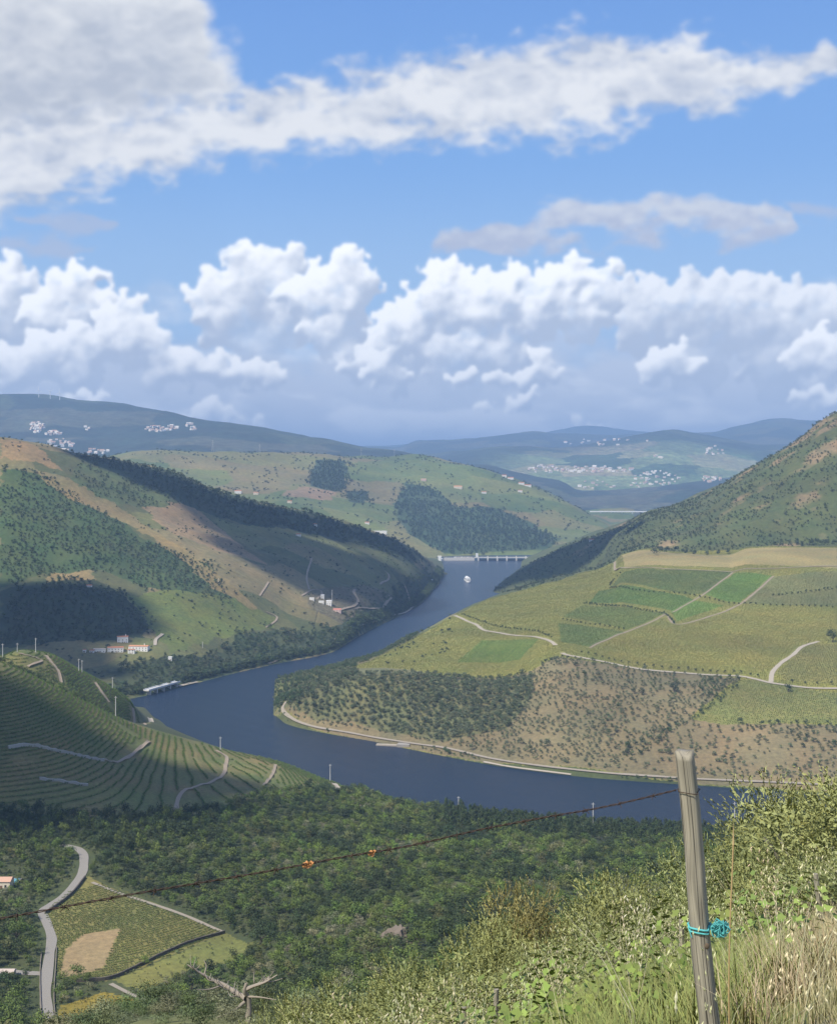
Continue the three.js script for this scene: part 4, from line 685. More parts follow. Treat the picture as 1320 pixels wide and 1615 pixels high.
const lone = (px, py, from, to, w, h, rgb, name, label, category = 'tree', geo = crownFine[0]) => { const s = sight(px, py, from, to), g = new THREE.Group(); part(g, 'trunk', trunkGeo(px, 0.5, 0.045, 4), barkMat); part(g, 'crown', geo, foliage(...rgb)); g.position.set(s[0], s[2] - 0.2, -s[1]); g.scale.set(w, h, w); return add(g, name, label, category); };
lone(1063, 1092, ...R0, 12, 12, [0.025, 0.045, 0.025], 'round_tree', 'single dark round tree alone among the upper olives');
lone(1012, 1096, ...R0, 10, 8, [0.028, 0.05, 0.025], 'round_tree', 'dark tree nearest the left of the lone round tree among the olives', 'tree', crownFine[1]);
lone(1000, 1094, ...R0, 8, 7, [0.035, 0.06, 0.028], 'round_tree', 'paler tree touching a dark tree among the upper olives', 'tree', crownFine[2]);
lone(1243, 1091, ...R0, 11, 9, [0.025, 0.045, 0.022], 'round_tree', 'dark round tree at the fork of the pale tracks', 'tree', crownFine[3]);
lone(1312, 1013, ...R0, 17, 17, [0.025, 0.045, 0.022], 'round_tree', 'large dark tree at the right end of the pale track', 'tree', crownFine[0]);
// belts of bushes: bank trees, gully, field edges
function belt(name, label, seed, poly, gap, w0, w1, tones, geo, keep) {
  let x0 = 1e9, x1 = -1e9, d0 = 1e9, d1 = -1e9; for (const [x, d] of poly) { x0 = Math.min(x0, x); x1 = Math.max(x1, x); d0 = Math.min(d0, d); d1 = Math.max(d1, d); }
  const r = rng(seed), list = [], loose = d0 > 1500 ? (d0 > 3500 ? 90 : 50) : 4;
  for (const [x, d] of scatter(seed, x0 - loose, x1 + loose, d0, d1, gap, (x, d, t) => inside(poly, x + loose * fbm(x / 40, d / 40, 3), d + loose * fbm(x / 40 + 9, d / 40, 3)) && !onRoad(x, d) && (!keep || keep(x, d, t)))) { const y = relief(x, d), w = w0 + (w1 - w0) * r() * r(); if (y > 0.4) list.push([x, y - 0.1, d, w, w * (0.75 + 0.35 * r()), r() * 6.28, vary(r, pick(r, tones), 0.25)]); }
  const n = geo.length; for (let k = 0; k < n; k++) massed(name, geo[k], list.filter((_, i) => i % n === k), label);
}
const alongShore = (pts, from, to, inner, outer) => { const p = way(pts, from, to); return (x, d) => { let b = 1e9; for (const q of p) b = Math.min(b, (q.x - x) ** 2 + (q.z - d) ** 2); return b > inner * inner && b < outer * outer; }; };
const gully = outline([[1175, 1072], [1110, 1068], [1100, 1085], [1120, 1110], [1090, 1130], [1040, 1150], [1000, 1175], [975, 1195], [1000, 1200], [1040, 1170], [1090, 1140], [1140, 1105]], ...R0);
belt('gully_bushes', 'green bushes in the gully beside the lower right vineyard', 301, gully, 5, 3, 8, [[0.06, 0.10, 0.03], [0.04, 0.07, 0.03], [0.12, 0.14, 0.08]], crownMid);
const lowEdge = outline([[1140, 1144], [1200, 1140], [1320, 1138], [1320, 1180], [1250, 1165], [1150, 1152]], ...R0);
belt('field_edge_bushes', 'dark green bushes under the lower right vineyard', 302, lowEdge, 7, 4, 9, [[0.05, 0.08, 0.03], [0.035, 0.06, 0.025]], crownMid, (x, d, t) => t < 0.6);
const shoreBelt = outline([[436, 1127], [450, 1139], [500, 1152], [587, 1166], [643, 1178], [760, 1202], [840, 1214], [947, 1226], [1100, 1237], [1320, 1250], [1320, 1240], [1100, 1229], [947, 1219], [840, 1206], [760, 1194], [643, 1170], [500, 1147], [440, 1105]], ...R0);
belt('shore_bushes', 'green bushes at the water edge of the promontory', 303, shoreBelt, 4, 2.5, 7, [[0.05, 0.09, 0.028], [0.07, 0.11, 0.035]], crownMid, (x, d) => { const px = CX + x / d * F; return (px > 430 && px < 470) || (px > 495 && px < 600 && noise(x / 14, d / 14) > -0.1) || (px > 645 && px < 765) || (px > 975 && px < 1070); });
const tipTrees = outline([[433, 1120], [436, 1108], [450, 1100], [470, 1092], [480, 1100], [455, 1112]], ...R0);
belt('tip_trees', 'dense bright green trees on the tip of the promontory', 304, tipTrees, 5, 6, 11, [[0.045, 0.085, 0.025], [0.06, 0.10, 0.03]], crownFine);
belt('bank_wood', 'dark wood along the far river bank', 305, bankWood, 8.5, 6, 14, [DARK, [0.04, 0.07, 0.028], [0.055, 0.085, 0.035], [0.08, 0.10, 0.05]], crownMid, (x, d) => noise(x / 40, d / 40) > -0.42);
{ // trees standing between the road and the water
  const p = way([[185, 1103], [235, 1095], [300, 1079], [370, 1061], [440, 1045.5], [520, 1029], [570, 1000], [620, 975], [660, 954.5], [690, 924], [700, 907]], ...L1), r = rng(316), list = [];
  for (let i = 1; i < p.length; i++) for (let k = 0; k < 5; k++) { const x = p[i].x - 2 - r() * 12 + (r() - 0.5) * 4, d = p[i].z + 1 + r() * 14, px = CX + x / d * F; if (noise(p[i].x / 30, p[i].z / 30) < -0.55 || (px > 225 && px < 285)) continue; const w = 6 + 8 * r() * r(), y = relief(x, d); if (y > 0.2) list.push([x, y - 0.2, d, w, w * (0.8 + 0.3 * r()), r() * 6.28, vary(r, pick(r, [DARK, [0.05, 0.08, 0.03], [0.07, 0.10, 0.035]]), 0.25)]); }
  massed('waterside_trees', crownMid[1], list, 'trees standing along the water of the left bank');
}
belt('hill_scrub', 'dark scrub on the left hill', 306, leftScrub, 7.5, 3.5, 10, [[0.035, 0.06, 0.022], [0.05, 0.085, 0.028], [0.08, 0.10, 0.045]], crownFar, (x, d) => noise(x / 50, d / 50) > -0.5);
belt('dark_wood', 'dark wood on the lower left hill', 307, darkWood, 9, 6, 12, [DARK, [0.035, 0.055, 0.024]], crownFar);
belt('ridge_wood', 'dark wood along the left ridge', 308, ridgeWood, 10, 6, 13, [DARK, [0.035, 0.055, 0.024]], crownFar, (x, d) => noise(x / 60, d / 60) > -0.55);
belt('hill_scrub', 'green scrub near the top of the left hill', 309, upperScrub, 9, 4, 9, [[0.06, 0.085, 0.035], [0.045, 0.07, 0.028]], crownFar, (x, d) => noise(x / 40, d / 40) > -0.2);
{
  const r = rng(310), list = [], left = [];
  for (const [x, d] of scatter(310, 60, 1150, 2120, 3050, 8, (x, d, t) => seen(x, d) && t < 0.85)) { const px = CX + x / d * F, y = relief(x, d); if (px < 770 || y < 2 || inside(promontory, x, d)) continue; if (noise(x / 40 + 7, d / 40) < -0.05 - 0.3 * r() + (y - 200) / 1400) continue; const w = 3 + 6 * r() * r(); list.push([x, y - 0.1, d, w, w * 0.8, r() * 6.28, vary(r, pick(r, [[0.04, 0.062, 0.026], [0.055, 0.08, 0.032], [0.08, 0.095, 0.05]]), 0.25)]); }
  massed('scrub_hill_bushes', crownFar[0], list, 'bushes scattered over the scrub hill');
  for (const [x, d] of scatter(311, -1200, 60, 1480, 3350, 10, (x, d, t) => seen(x, d) && t < 0.5 && CX + x / d * F < 715)) { const y = relief(x, d); if (y < 2 || noise(x / 45 + 17, d / 45) < 0.12 || onRoad(x, d)) continue; const w = 3 + 6 * r() * r(); left.push([x, y - 0.1, d, w, w * 0.8, r() * 6.28, vary(r, pick(r, [[0.035, 0.055, 0.024], [0.055, 0.08, 0.032]]), 0.25)]); }
  massed('left_hill_bushes', crownFar[1], left, 'bushes dotted over the left hill');
}
belt('copse', 'dark square copse on the green hill above the dam', 312, copse1, 14, 9, 18, [DARK, [0.035, 0.06, 0.026]], [crownFar[0]]);
belt('copse', 'small dark copse below the square one above the dam', 313, copse2, 13, 9, 16, [DARK], [crownFar[1]]);
belt('dam_wood', 'green wood on the slope above the dam', 314, damWood, 15, 9, 19, [[0.04, 0.07, 0.03], [0.055, 0.09, 0.036], [0.035, 0.058, 0.026]], [crownFar[0]], (x, d) => noise(x / 90, d / 90) > -0.5);
{ const r = rng(315), list = []; for (const [x, d] of scatter(315, -1500, 700, 4000, 5800, 26, (x, d, t) => seen(x, d) && t < 0.6)) { const y = relief(x, d); if (y < 8 || noise(x / 110 + 3, d / 110) < 0.1) continue; const w = 7 + 8 * r(); list.push([x, y - 0.2, d, w, w * 0.8, r() * 6, vary(r, [0.045, 0.07, 0.032], 0.25)]); } massed('hedgerow_trees', crownFar[1], list, 'dark trees dotted over the green hill above the dam'); }
// vines of the small plot in the valley
{
  const r = rng(317), list = [], soil = outline([[133, 1475], [190, 1465], [163, 1528], [97, 1542], [103, 1497]], ...B0), c = Math.cos(0.62), n = Math.sin(0.62);
  let mx = 0, md = 0; for (const [x, d] of valleyPlot) { mx += x / valleyPlot.length; md += d / valleyPlot.length; }
  for (let k = -24; k <= 24; k++) for (let t = -75; t < 75; t += 1.0) { const bow = 0.004 * t * t, x = mx + c * t - n * (k * 2.6 + bow), d = md + n * t + c * (k * 2.6 + bow); if (!inside(valleyPlot, x, d) || inside(soil, x, d) || r() < 0.1) continue; list.push([x, relief(x, d) - 0.05, d, 1.2 + 0.5 * r(), 0.9 + 0.5 * r(), r() * 6, vary(r, [0.10, 0.14, 0.03], 0.3)]); }
  massed('plot_vines', crown(63, 70, 0.11, { lobes: 4, tall: 0.9, base: 0.1 }), list, 'rows of green vines in the small plot beside the valley road');
}
belt('field_shrubs', 'low shrubs in the rough grass beside the terraced plot', 318, edgeGrass, 3.4, 0.8, 2.6, [[0.09, 0.12, 0.04], [0.14, 0.15, 0.07]], crownMid, (x, d, t) => t < 0.35);
belt('field_weeds', 'yellow flowering weeds in the small field by the road', 319, yellowField, 1.5, 0.5, 1.3, [[0.26, 0.23, 0.05], [0.16, 0.17, 0.05]], [crownMid[0]], (x, d, t) => t < 0.6);
{ // trees on the far flank of the promontory, undergrowth of the side valley
  const r = rng(320), list = [], low = [];
  for (const [x, d] of scatter(320, -190, 60, 1395, 1900, 6, (x, d, t) => { const px = CX + x / d * F; return px > 428 && px < 660 && t < 0.9 && relief(x, d) > 0.6 && !inside(oliveSlope, x, d) && (!inside(promontory, x, d) || px < 560); })) { const w = 4.5 + 5 * r() * r(); list.push([x, relief(x, d) - 0.1, d, w, w * (0.75 + 0.3 * r()), r() * 6, vary(r, pick(r, [[0.05, 0.085, 0.028], [0.07, 0.10, 0.04], OLIVE]), 0.25)]); }
  massed('flank_trees', crownMid[2], list, 'trees on the far flank of the promontory');
  for (const [x, d] of scatter(321, -260, -20, 470, 770, 2.6, (x, d, t) => seen(x, d) && t < 0.8 && !onRoad(x, d) && spurVines(x, d) < 0.02 && !inside(valleyPlot, x, d) && !inside(yellowField, x, d) && !inside(edgeGrass, x, d))) { const w = 1.2 + 2.2 * r() * r(); low.push([x, relief(x, d) - 0.05, d, w, w * (0.5 + 0.3 * r()), r() * 6, vary(r, pick(r, [[0.08, 0.115, 0.03], [0.12, 0.14, 0.05], [0.06, 0.09, 0.028]]), 0.3)]); }
  massed('undergrowth', crownFar[1], low, 'low bushes and rough grass between the valley trees');
}
// ---------- houses, dam, boat, bridges, poles ----------
const whiteWall = std(0.78, 0.76, 0.71, 0.9), creamWall = std(0.70, 0.62, 0.48, 0.9), greyWall = std(0.42, 0.40, 0.37, 0.95), tile = std(0.42, 0.17, 0.09, 0.9), paleTile = std(0.52, 0.32, 0.22, 0.9), darkGlass = std(0.03, 0.035, 0.04, 0.3), concrete = std(0.55, 0.53, 0.49, 0.9), darkSteel = std(0.12, 0.13, 0.14, 0.6), whitePaint = std(0.82, 0.82, 0.80, 0.5), poleMat = std(0.62, 0.60, 0.56, 0.8);
const boxAt = (w, h, l, x = 0, y = 0, z = 0) => new THREE.BoxGeometry(w, h, l).translate(x, y + h / 2, z);
function roofGeo(w, l, rise, y, over = 0.4) { const s = new THREE.Shape([new THREE.Vector2(-l / 2 - over, 0), new THREE.Vector2(l / 2 + over, 0), new THREE.Vector2(0, rise)]); return new THREE.ExtrudeGeometry(s, { depth: w + 2 * over, bevelEnabled: false }).translate(0, 0, -w / 2 - over).rotateY(Math.PI / 2).translate(0, y, 0); }
// a house at photo point (px, py): w across, h to the eaves, l deep, in metres
function house(px, py, from, to, w, h, l, o = {}) {
  const s = sight(px, py, from, to); if (!s) return null; const g = new THREE.Group();
  let low = 1e9; for (const a of [-0.5, 0, 0.5]) for (const b of [-0.5, 0, 0.5]) low = Math.min(low, relief(s[0] + a * w, s[1] + b * l));
  g.position.set(s[0], low - 0.3, -s[1]); g.rotation.y = o.turn ?? 0; const H = h + 0.3;
  part(g, 'wall', boxAt(w, H, l), o.wall ?? whiteWall);
  const roof = part(g, 'roof', o.flat ? boxAt(w + 0.4, 0.5, l + 0.4, 0, H) : roofGeo(w, l, o.rise ?? l * 0.22, H), o.roof ?? tile);
  if (o.chimney) part(roof, 'chimney', boxAt(1, 2.2, 1, w * 0.28, H + l * 0.1, 0), o.wall ?? whiteWall);
  const n = o.windows ?? Math.max(2, Math.round(w / 4.5)); for (let f = 0; f < (h > 5 ? 2 : 1); f++) for (let k = 0; k < n; k++) part(g, 'window', boxAt(1.0, 1.4, 0.16, (k + 0.5) / n * w - w / 2, 1.2 + f * 3, l / 2), darkGlass);
  part(g, 'door', boxAt(1.2, 2.2, 0.2, w * 0.5 / n * (n % 2), 0.1, l / 2), std(0.2, 0.12, 0.07, 0.8));
  return add(g, o.name ?? 'house', o.label, o.category ?? 'house', o.group);
}
// farm beside the terraced spur
house(194, 1011, ...L1, 15, 9, 9, { rise: 1.1, label: 'tall white house with red roof above the left farm', chimney: true, turn: 0.25 });
house(183, 1027, ...L1, 21, 7, 9, { rise: 1.0, label: 'long white building with dull red roof in the middle of the left farm', turn: 0.15 });
house(220, 1025, ...L1, 27, 7, 10, { rise: 1.2, label: 'white farmhouse with orange roof at the right end of the left farm', chimney: true, turn: -0.1, roof: std(0.5, 0.24, 0.13, 0.9) });
house(208, 1030, ...L1, 9, 6, 6, { rise: 0.7, label: 'small white annex in front of the orange-roofed farmhouse' });
house(158, 1027, ...L1, 16, 5, 6, { rise: 0.7, label: 'low white shed left of the long farm building', wall: whiteWall, roof: std(0.45, 0.38, 0.32, 0.9) });
house(146, 1028, ...L1, 6, 3.4, 5, { label: 'small white hut second from the left end of the farm' });
house(134, 1028, ...L1, 4, 4, 4, { label: 'tiny white hut at the far left end of the farm' });
house(269, 1041, ...L1, 5, 5, 5, { label: 'lone white hut among the bank trees right of the left farm', flat: true, roof: whiteWall });
house(141, 925, ...L1, 9, 3.5, 6, { label: 'white hut at the top edge of the shaded dark wood' });
// farm on the right of the left bank
house(492, 946, ...L1, 8, 5, 7, { label: 'leftmost small white box house of the terrace farm', flat: true, roof: whiteWall });
house(509, 944, ...L1, 6, 8, 6, { label: 'narrow white tower house in the terrace farm', flat: true, roof: whiteWall });
house(507, 951, ...L1, 9, 5, 7, { label: 'low white house below the narrow tower in the terrace farm', flat: true, roof: whiteWall });
house(519, 954, ...L1, 9, 10, 8, { label: 'tallest white block in the middle of the terrace farm', flat: true, roof: whiteWall });
house(532, 964, ...L1, 13, 7, 9, { label: 'pinkish house with pink-red roof lowest in the terrace farm', wall: std(0.70, 0.52, 0.46, 0.9), roof: std(0.5, 0.2, 0.15, 0.9) });
house(680, 918, ...L1, 8, 11, 8, { label: 'white tower among trees on the far end of the left bank', flat: true, roof: whiteWall });
house(691, 909, ...L1, 8, 7, 8, { label: 'small white hut nearest the dam on the left bank', flat: true, roof: whiteWall });
house(471, 845, ...L1, 9, 6, 8, { label: 'pale house in shade high on the left hill, left of another' });
house(497, 828, ...L1, 9, 6, 8, { label: 'pale house in shade high on the left hill near the ridge' });
// hill above the dam
house(598, 842, ...M1, 52, 13, 16, { label: 'big white winery block with flat roof beyond the left ridge', flat: true, roof: whiteWall, category: 'winery', name: 'winery', windows: 9 });
house(601, 848, ...M1, 40, 8, 14, { label: 'lower white wing in front of the big white winery', flat: true, roof: whiteWall, category: 'winery', name: 'winery', windows: 7 });
house(579, 826, ...M1, 16, 8, 10, { label: 'small white house left above the big winery' });
house(376, 778, ...M1, 24, 10, 12, { label: 'white farmhouse above the left ridge, left of a cream one' });
house(404, 780, ...M1, 18, 8, 10, { label: 'cream farmhouse just above the shaded left ridge', wall: creamWall });
house(198, 712, ...M1, 30, 12, 14, { label: 'cream house on the skyline behind the left ridge', wall: creamWall });
house(457, 793, ...M1, 16, 8, 9, { label: 'small cream house in the fields above the left ridge', wall: creamWall });
house(722, 770, ...M1, 34, 12, 14, { label: 'orange-roofed house near the top of the hill above the dam', wall: creamWall, roof: std(0.6, 0.27, 0.12, 0.9) });
house(668, 758, ...M1, 22, 9, 12, { label: 'pinkish house left of the orange-roofed one above the dam', wall: std(0.62, 0.45, 0.38, 0.9), roof: paleTile });
house(763, 778, ...M1, 20, 8, 10, { label: 'white house right below the orange-roofed one above the dam' });
house(820, 776, ...M1, 18, 9, 10, { label: 'white house in the fields on the right of the hill' });
for (const [k, [px, py, w]] of [[795, 752, 20], [805, 756, 26], [822, 764, 24], [832, 767, 28]].entries()) house(px, py, ...M1, w, 11, 12, { label: ['highest', 'second highest', 'third highest', 'lowest'][k] + ' white house of the row down the right ridge above the dam' });
house(933, 852, 2700, 3400, 13, 6, 9, { label: 'white house on the ridge above the shaded bluff' });
// far villages: white houses one can count as specks
{
  const gw = boxAt(1, 0.75, 0.8), gr = roofGeo(1, 0.8, 0.24, 0.75, 0.04); for (const g of [gw, gr]) g.deleteAttribute('uv'); const merged = mergeGeometries([gw.toNonIndexed(), gr.index ? gr.toNonIndexed() : gr], true), walls = [whiteWall, std(0.72, 0.66, 0.56, 0.9), std(0.62, 0.5, 0.42, 0.9)];
  const village = (label, group, seed, px, py, sx, sy, n, size, from, to, red = 0.5) => { const r = rng(seed); for (let k = 0; k < n; k++) { const a = r() * 6.283, q = Math.sqrt(r()), s = sight(px + Math.cos(a) * q * sx, py + Math.sin(a) * q * sy, from, to); if (!s) continue; const m = new THREE.Mesh(merged, [pick(r, walls), r() < red ? paleTile : walls[1]]), z = size * (0.7 + 0.7 * r() * r()); m.position.set(s[0], s[2] - z * 0.15, -s[1]); m.scale.set(z * (1 + r() * 0.8), z, z); m.rotation.y = (r() - 0.5) * 1.4; add(m, 'village_house', label, 'house', group); } };
  const FL = [6500, 11000], FR = [6600, 16000];
  village('pale house in the village below the wind turbines', 'village below the turbines', 1, 59, 674, 11, 9, 34, 15, ...FL);
  village('pale house in the second village strip right of the turbine village', 'second far left village', 2, 82, 684, 15, 4, 16, 15, ...FL);
  village('pale house in the low village just above the left ridge', 'village above the left ridge', 3, 98, 702, 24, 10, 34, 13, ...FL);
  village('pale house in the low village strip behind the dark ridge trees', 'village behind the ridge trees', 4, 155, 712, 20, 4, 16, 13, ...FL);
  village('white house standing apart on the far left mountain', 'lone far left houses', 5, 138, 677, 8, 4, 4, 17, ...FL);
  village('pale house in the long village across the far left mountain', 'long far left village', 6, 256, 677, 26, 5, 32, 15, ...FL);
  village('pale house at the right end of the far left mountain villages', 'right far left village', 7, 304, 674, 11, 6, 12, 15, ...FL);
  village('white house in the long white village across the far right valley', 'long far right village', 8, 938, 741, 66, 5, 60, 17, ...FR);
  village('white house in the scattered village on the far right plain', 'scattered far right village', 9, 1035, 755, 36, 12, 44, 15, ...FR);
  village('pale house in the pinkish village left of the scrub hill', 'pinkish far right village', 10, 1122, 756, 14, 6, 14, 17, ...FR, 0.9);
  village('white house in the upper village right on the far hills', 'upper far right village', 11, 1128, 712, 18, 8, 18, 17, ...FR);
  village('white house in the small bright village on the far right hill', 'small far right village', 12, 1040, 721, 9, 3, 7, 20, ...FR);
  village('white house in the village behind the hill above the dam', 'village behind the middle hill', 13, 858, 741, 24, 6, 22, 18, ...FR);
  village('white house high on the farthest hills', 'highest far right houses', 14, 960, 698, 70, 6, 16, 22, ...FR);
  village('white house low on the far right plain', 'low far right houses', 15, 960, 764, 60, 8, 18, 14, ...FR);
}
// the dam
{
  const D = 3900, k = D / F, X = (px) => (px - CX) * k, g = new THREE.Group(); g.position.set(X(770), 0, -D);
  const x = (px) => X(px) - X(770), crest = 10.5;
  part(g, 'deck', boxAt(x(842) - x(748), 2.6, 8, (x(842) + x(748)) / 2, crest - 2.6, -1), concrete);
  for (const px of [754, 769, 784, 799, 814, 829]) { const p = part(g, 'pier', boxAt(4.5, crest + 9.4, 11, x(px), -12, 1.5), concrete); part(p, 'hoist', boxAt(3.4, 3.4, 4, x(px), crest, -1), concrete); }
  for (let i = 0; i < 5; i++) part(g, 'gate', boxAt(25, 16, 1.5, x(761.5 + 15 * i), -12, -3), darkSteel);
  const w = part(g, 'gravity_wall', boxAt(x(748) - x(700), crest + 10, 9, (x(748) + x(700)) / 2, -12, -1), concrete);
  for (let i = 0; i < 6; i++) part(w, 'block', boxAt(9, 3.2, 6, x(718 + i * 5), crest - 2, -2), i % 2 ? greyWall : concrete);
  part(g, 'control_tower', boxAt(7, 12, 7, x(752), crest, -1), whitePaint);
  const rl = part(g, 'railing', boxAt(x(842) - x(700), 0.35, 0.2, (x(842) + x(700)) / 2, crest + 1.1, 3.2), poleMat);
  add(g, 'dam', 'concrete river dam with piers and gates across the far reach', 'dam');
  const t = new THREE.Group(); t.position.set(X(693), 0, -D + 40); part(t, 'tower', boxAt(9, 24, 9, 0, -10), whitePaint); part(t, 'wall', boxAt(7, 17, 40, 7, -10, -20), concrete); part(t, 'cabin', boxAt(12, 3.5, 8, 0, 14), whiteWall); add(t, 'lock_tower', 'white lock tower at the left end of the dam', 'tower');
}
// the cruise boat
{
  const d = 3170, g = new THREE.Group(); g.position.set((737 - CX) / F * d, 0, -d); g.rotation.y = 0.05;
  const hull = new THREE.Shape(); hull.moveTo(-5.6, 38); hull.lineTo(-5.6, -26); hull.quadraticCurveTo(-5.2, -36, 0, -40); hull.quadraticCurveTo(5.2, -36, 5.6, -26); hull.lineTo(5.6, 38); hull.closePath();
  part(g, 'hull', new THREE.ExtrudeGeometry(hull, { depth: 3.2, bevelEnabled: false }).rotateX(-Math.PI / 2).translate(0, -0.9, 0), whitePaint);
  const deck = part(g, 'main_deck', boxAt(10.4, 2.7, 64, 0, 2.3, 2), whitePaint), up = part(g, 'upper_deck', boxAt(10, 2.6, 58, 0, 5.0, 3), whitePaint);
  for (const [p, y, l] of [[deck, 3.0, 64], [up, 5.6, 58]]) { part(p, 'window_band', boxAt(10.6, 1.2, l * 0.92, 0, y, 2.5), darkGlass); part(p, 'stern_window', boxAt(8, 1.2, 0.3, 0, y, l / 2 + (y < 4 ? 2.1 : 3.1)), darkGlass); }
  const sun = part(g, 'sun_deck', boxAt(10.2, 0.5, 56, 0, 7.6, 3), whitePaint); part(sun, 'awning', boxAt(9, 0.3, 22, 0, 10.0, 14), whiteWall); for (const [a, b] of [[-4.3, 4], [4.3, 4], [-4.3, 24], [4.3, 24]]) part(sun, 'awning_post', boxAt(0.25, 2, 0.25, a, 8.05, b), poleMat);
  part(g, 'wheelhouse', boxAt(6, 2.6, 5, 0, 8.1, -20), whitePaint);
  add(g, 'cruise_boat', 'white river cruise boat with several decks on the far reach', 'boat');
}
// the road bridge by the left bank, the stone quay, the far viaduct
{
  const a = sight(231, 1098.5, 1400, 1700) ?? [-331, 1540, 0], A = new THREE.Vector3((231 - CX) / F * 1545, 0, -1545), B = new THREE.Vector3((281 - CX) / F * 1610, 0, -1610), L = A.distanceTo(B), g = new THREE.Group(); g.position.copy(A); g.rotation.y = Math.atan2(-(B.z - A.z), B.x - A.x);
  const deck = part(g, 'deck', boxAt(L, 1.3, 8, L / 2, 5.6, 0), concrete); for (const z of [-3.9, 3.9]) part(deck, 'parapet', boxAt(L, 1.1, 0.3, L / 2, 6.9, z), whitePaint);
  for (let i = 0; i < 5; i++) part(g, 'pier', boxAt(1.6, 20, 6, L * (0.08 + i * 0.21), -14.4, 0), concrete);
  add(g, 'road_bridge', 'low white road bridge over the inlet on the left bank', 'bridge');
  const q = sight(640, 1176, ...R0), st = new THREE.Group(); st.position.set((637 - CX) / F * 1259, -0.5, -1259);
  part(st, 'quay_wall', new THREE.BoxGeometry(13, 4.4, 9).translate(0, 1.2, 0), std(0.5, 0.46, 0.4, 1, { map: earthMap })); part(st, 'ramp', new THREE.BoxGeometry(24, 2.2, 5).translate(-17, 0.6, -1), paleMat); st.rotation.y = -0.22;
  add(st, 'stone_quay', 'pale stone quay jutting into the river below the olive slope', 'quay');
  const d = 6100, k = d / F, v = new THREE.Group(), X0 = (930 - CX) * k, X1 = (1030 - CX) * k, y = EYE - (806 - CY) * k; v.position.set(X0, 0, -d);
  part(v, 'deck', boxAt(X1 - X0, 5, 14, (X1 - X0) / 2, y - 5, 0), whitePaint); for (let i = 1; i < 6; i++) part(v, 'pier', boxAt(5, y - 4, 8, (X1 - X0) * i / 6, -0.5, 0), concrete);
  add(v, 'viaduct', 'long pale viaduct crossing the valley behind the scrub hill', 'bridge');
}
// poles and pylons
function pole(px, top, base, d, label, group, kind = 'pole') {
  const k = d / F, x = (px - CX) * k, y1 = EYE - (top - CY) * k, y0 = Math.min(relief(x, d) - 0.3, EYE - (base - CY) * k), h = y1 - y0, g = new THREE.Group(); g.position.set(x, y0, -d);
  if (kind === 'pole') { part(g, 'shaft', new THREE.CylinderGeometry(0.16 + h * 0.004, 0.3 + h * 0.006, h, 8).translate(0, h / 2, 0), poleMat); part(g, 'crossarm', boxAt(2.6, 0.22, 0.22, 0, h - 1.1), poleMat); for (const a of [-1.15, 0, 1.15]) part(g, 'insulator', new THREE.CylinderGeometry(0.1, 0.14, 0.45, 6).translate(a, h - 0.65, 0), darkGlass); }
  else { const w = h * 0.085; for (const [a, b] of [[-1, -1], [1, -1], [-1, 1], [1, 1]]) { const c = new THREE.CylinderGeometry(0.14, 0.2, Math.hypot(h, w), 4); c.rotateZ(a * Math.atan(w / h)); c.rotateX(-b * Math.atan(w / h)); part(g, 'leg', c.translate(a * w / 2, h / 2, b * w / 2), poleMat); } for (let i = 0; i < 3; i++) part(g, 'crossarm', boxAt(h * (0.3 - 0.05 * i), 0.4, 0.4, 0, h * (0.74 + 0.1 * i)), poleMat); for (let i = 1; i < 5; i++) part(g, 'brace', boxAt(w * 2 * (1 - i / 5.5), 0.25, w * 2 * (1 - i / 5.5), 0, h * i / 6), poleMat); }
  add(g, kind === 'pole' ? 'power_pole' : 'pylon', label, kind === 'pole' ? 'pole' : 'pylon', group);
}
pole(5, 1015, 1040, 1085, 'pale power pole at the far left of the terraced knoll');
pole(28, 1014, 1034, 1098, 'pale power pole left of the top of the terraced knoll');
pole(57, 1006, 1030, 1112, 'tallest pale power pole on top of the terraced knoll');
pole(125, 1039, 1060, 1147, 'left one of the twin poles on the knoll slope');
pole(130, 1041, 1062, 1150, 'right one of the twin poles on the knoll slope');
pole(178, 1068, 1086, 1182, 'pale pole low on the right slope of the knoll');
pole(183, 1098, 1122, 1080, 'pale pole in front of the knoll beside its lower track');
pole(348, 1162, 1184, 1040, 'pale power pole on the crest of the terraced spur');
pole(521, 1205, 1234, 1060, 'white power pole at the river end of the terraced spur');
pole(723, 1256, 1275, 1010, 'pale pole among the near bank trees left of the wire');
pole(935, 1266, 1300, 930, 'tall pale pole in the pines by the near bank');
pole(1158, 1265, 1290, 950, 'thin pale pole right of the leaning fence post');
pole(320, 1012, 1032, 1780, 'pale pole in the green field above the bank wood');
pole(421, 960, 977, 2050, 'pale pole beside the track right of the green field');
pole(524, 930, 950, 2170, 'white mast standing above the terrace farm');
pole(345, 912, 930, 2030, 'pale pole at the right end of the dark hill scrub');
pole(1189, 1052, 1066, 1380, 'pale pole left of the track fork on the promontory');
for (const [k, [px, t, b, d]] of [[570, 706, 722, 5750], [622, 708, 720, 5790], [410, 700, 716, 5480], [336, 694, 712, 5380]].entries()) pole(px, t, b, d, ['second pylon from the right', 'rightmost pylon', 'second pylon from the left', 'leftmost pylon'][k] + ' on the skyline of the green hill', 'pylons on the green hill', 'pylon');
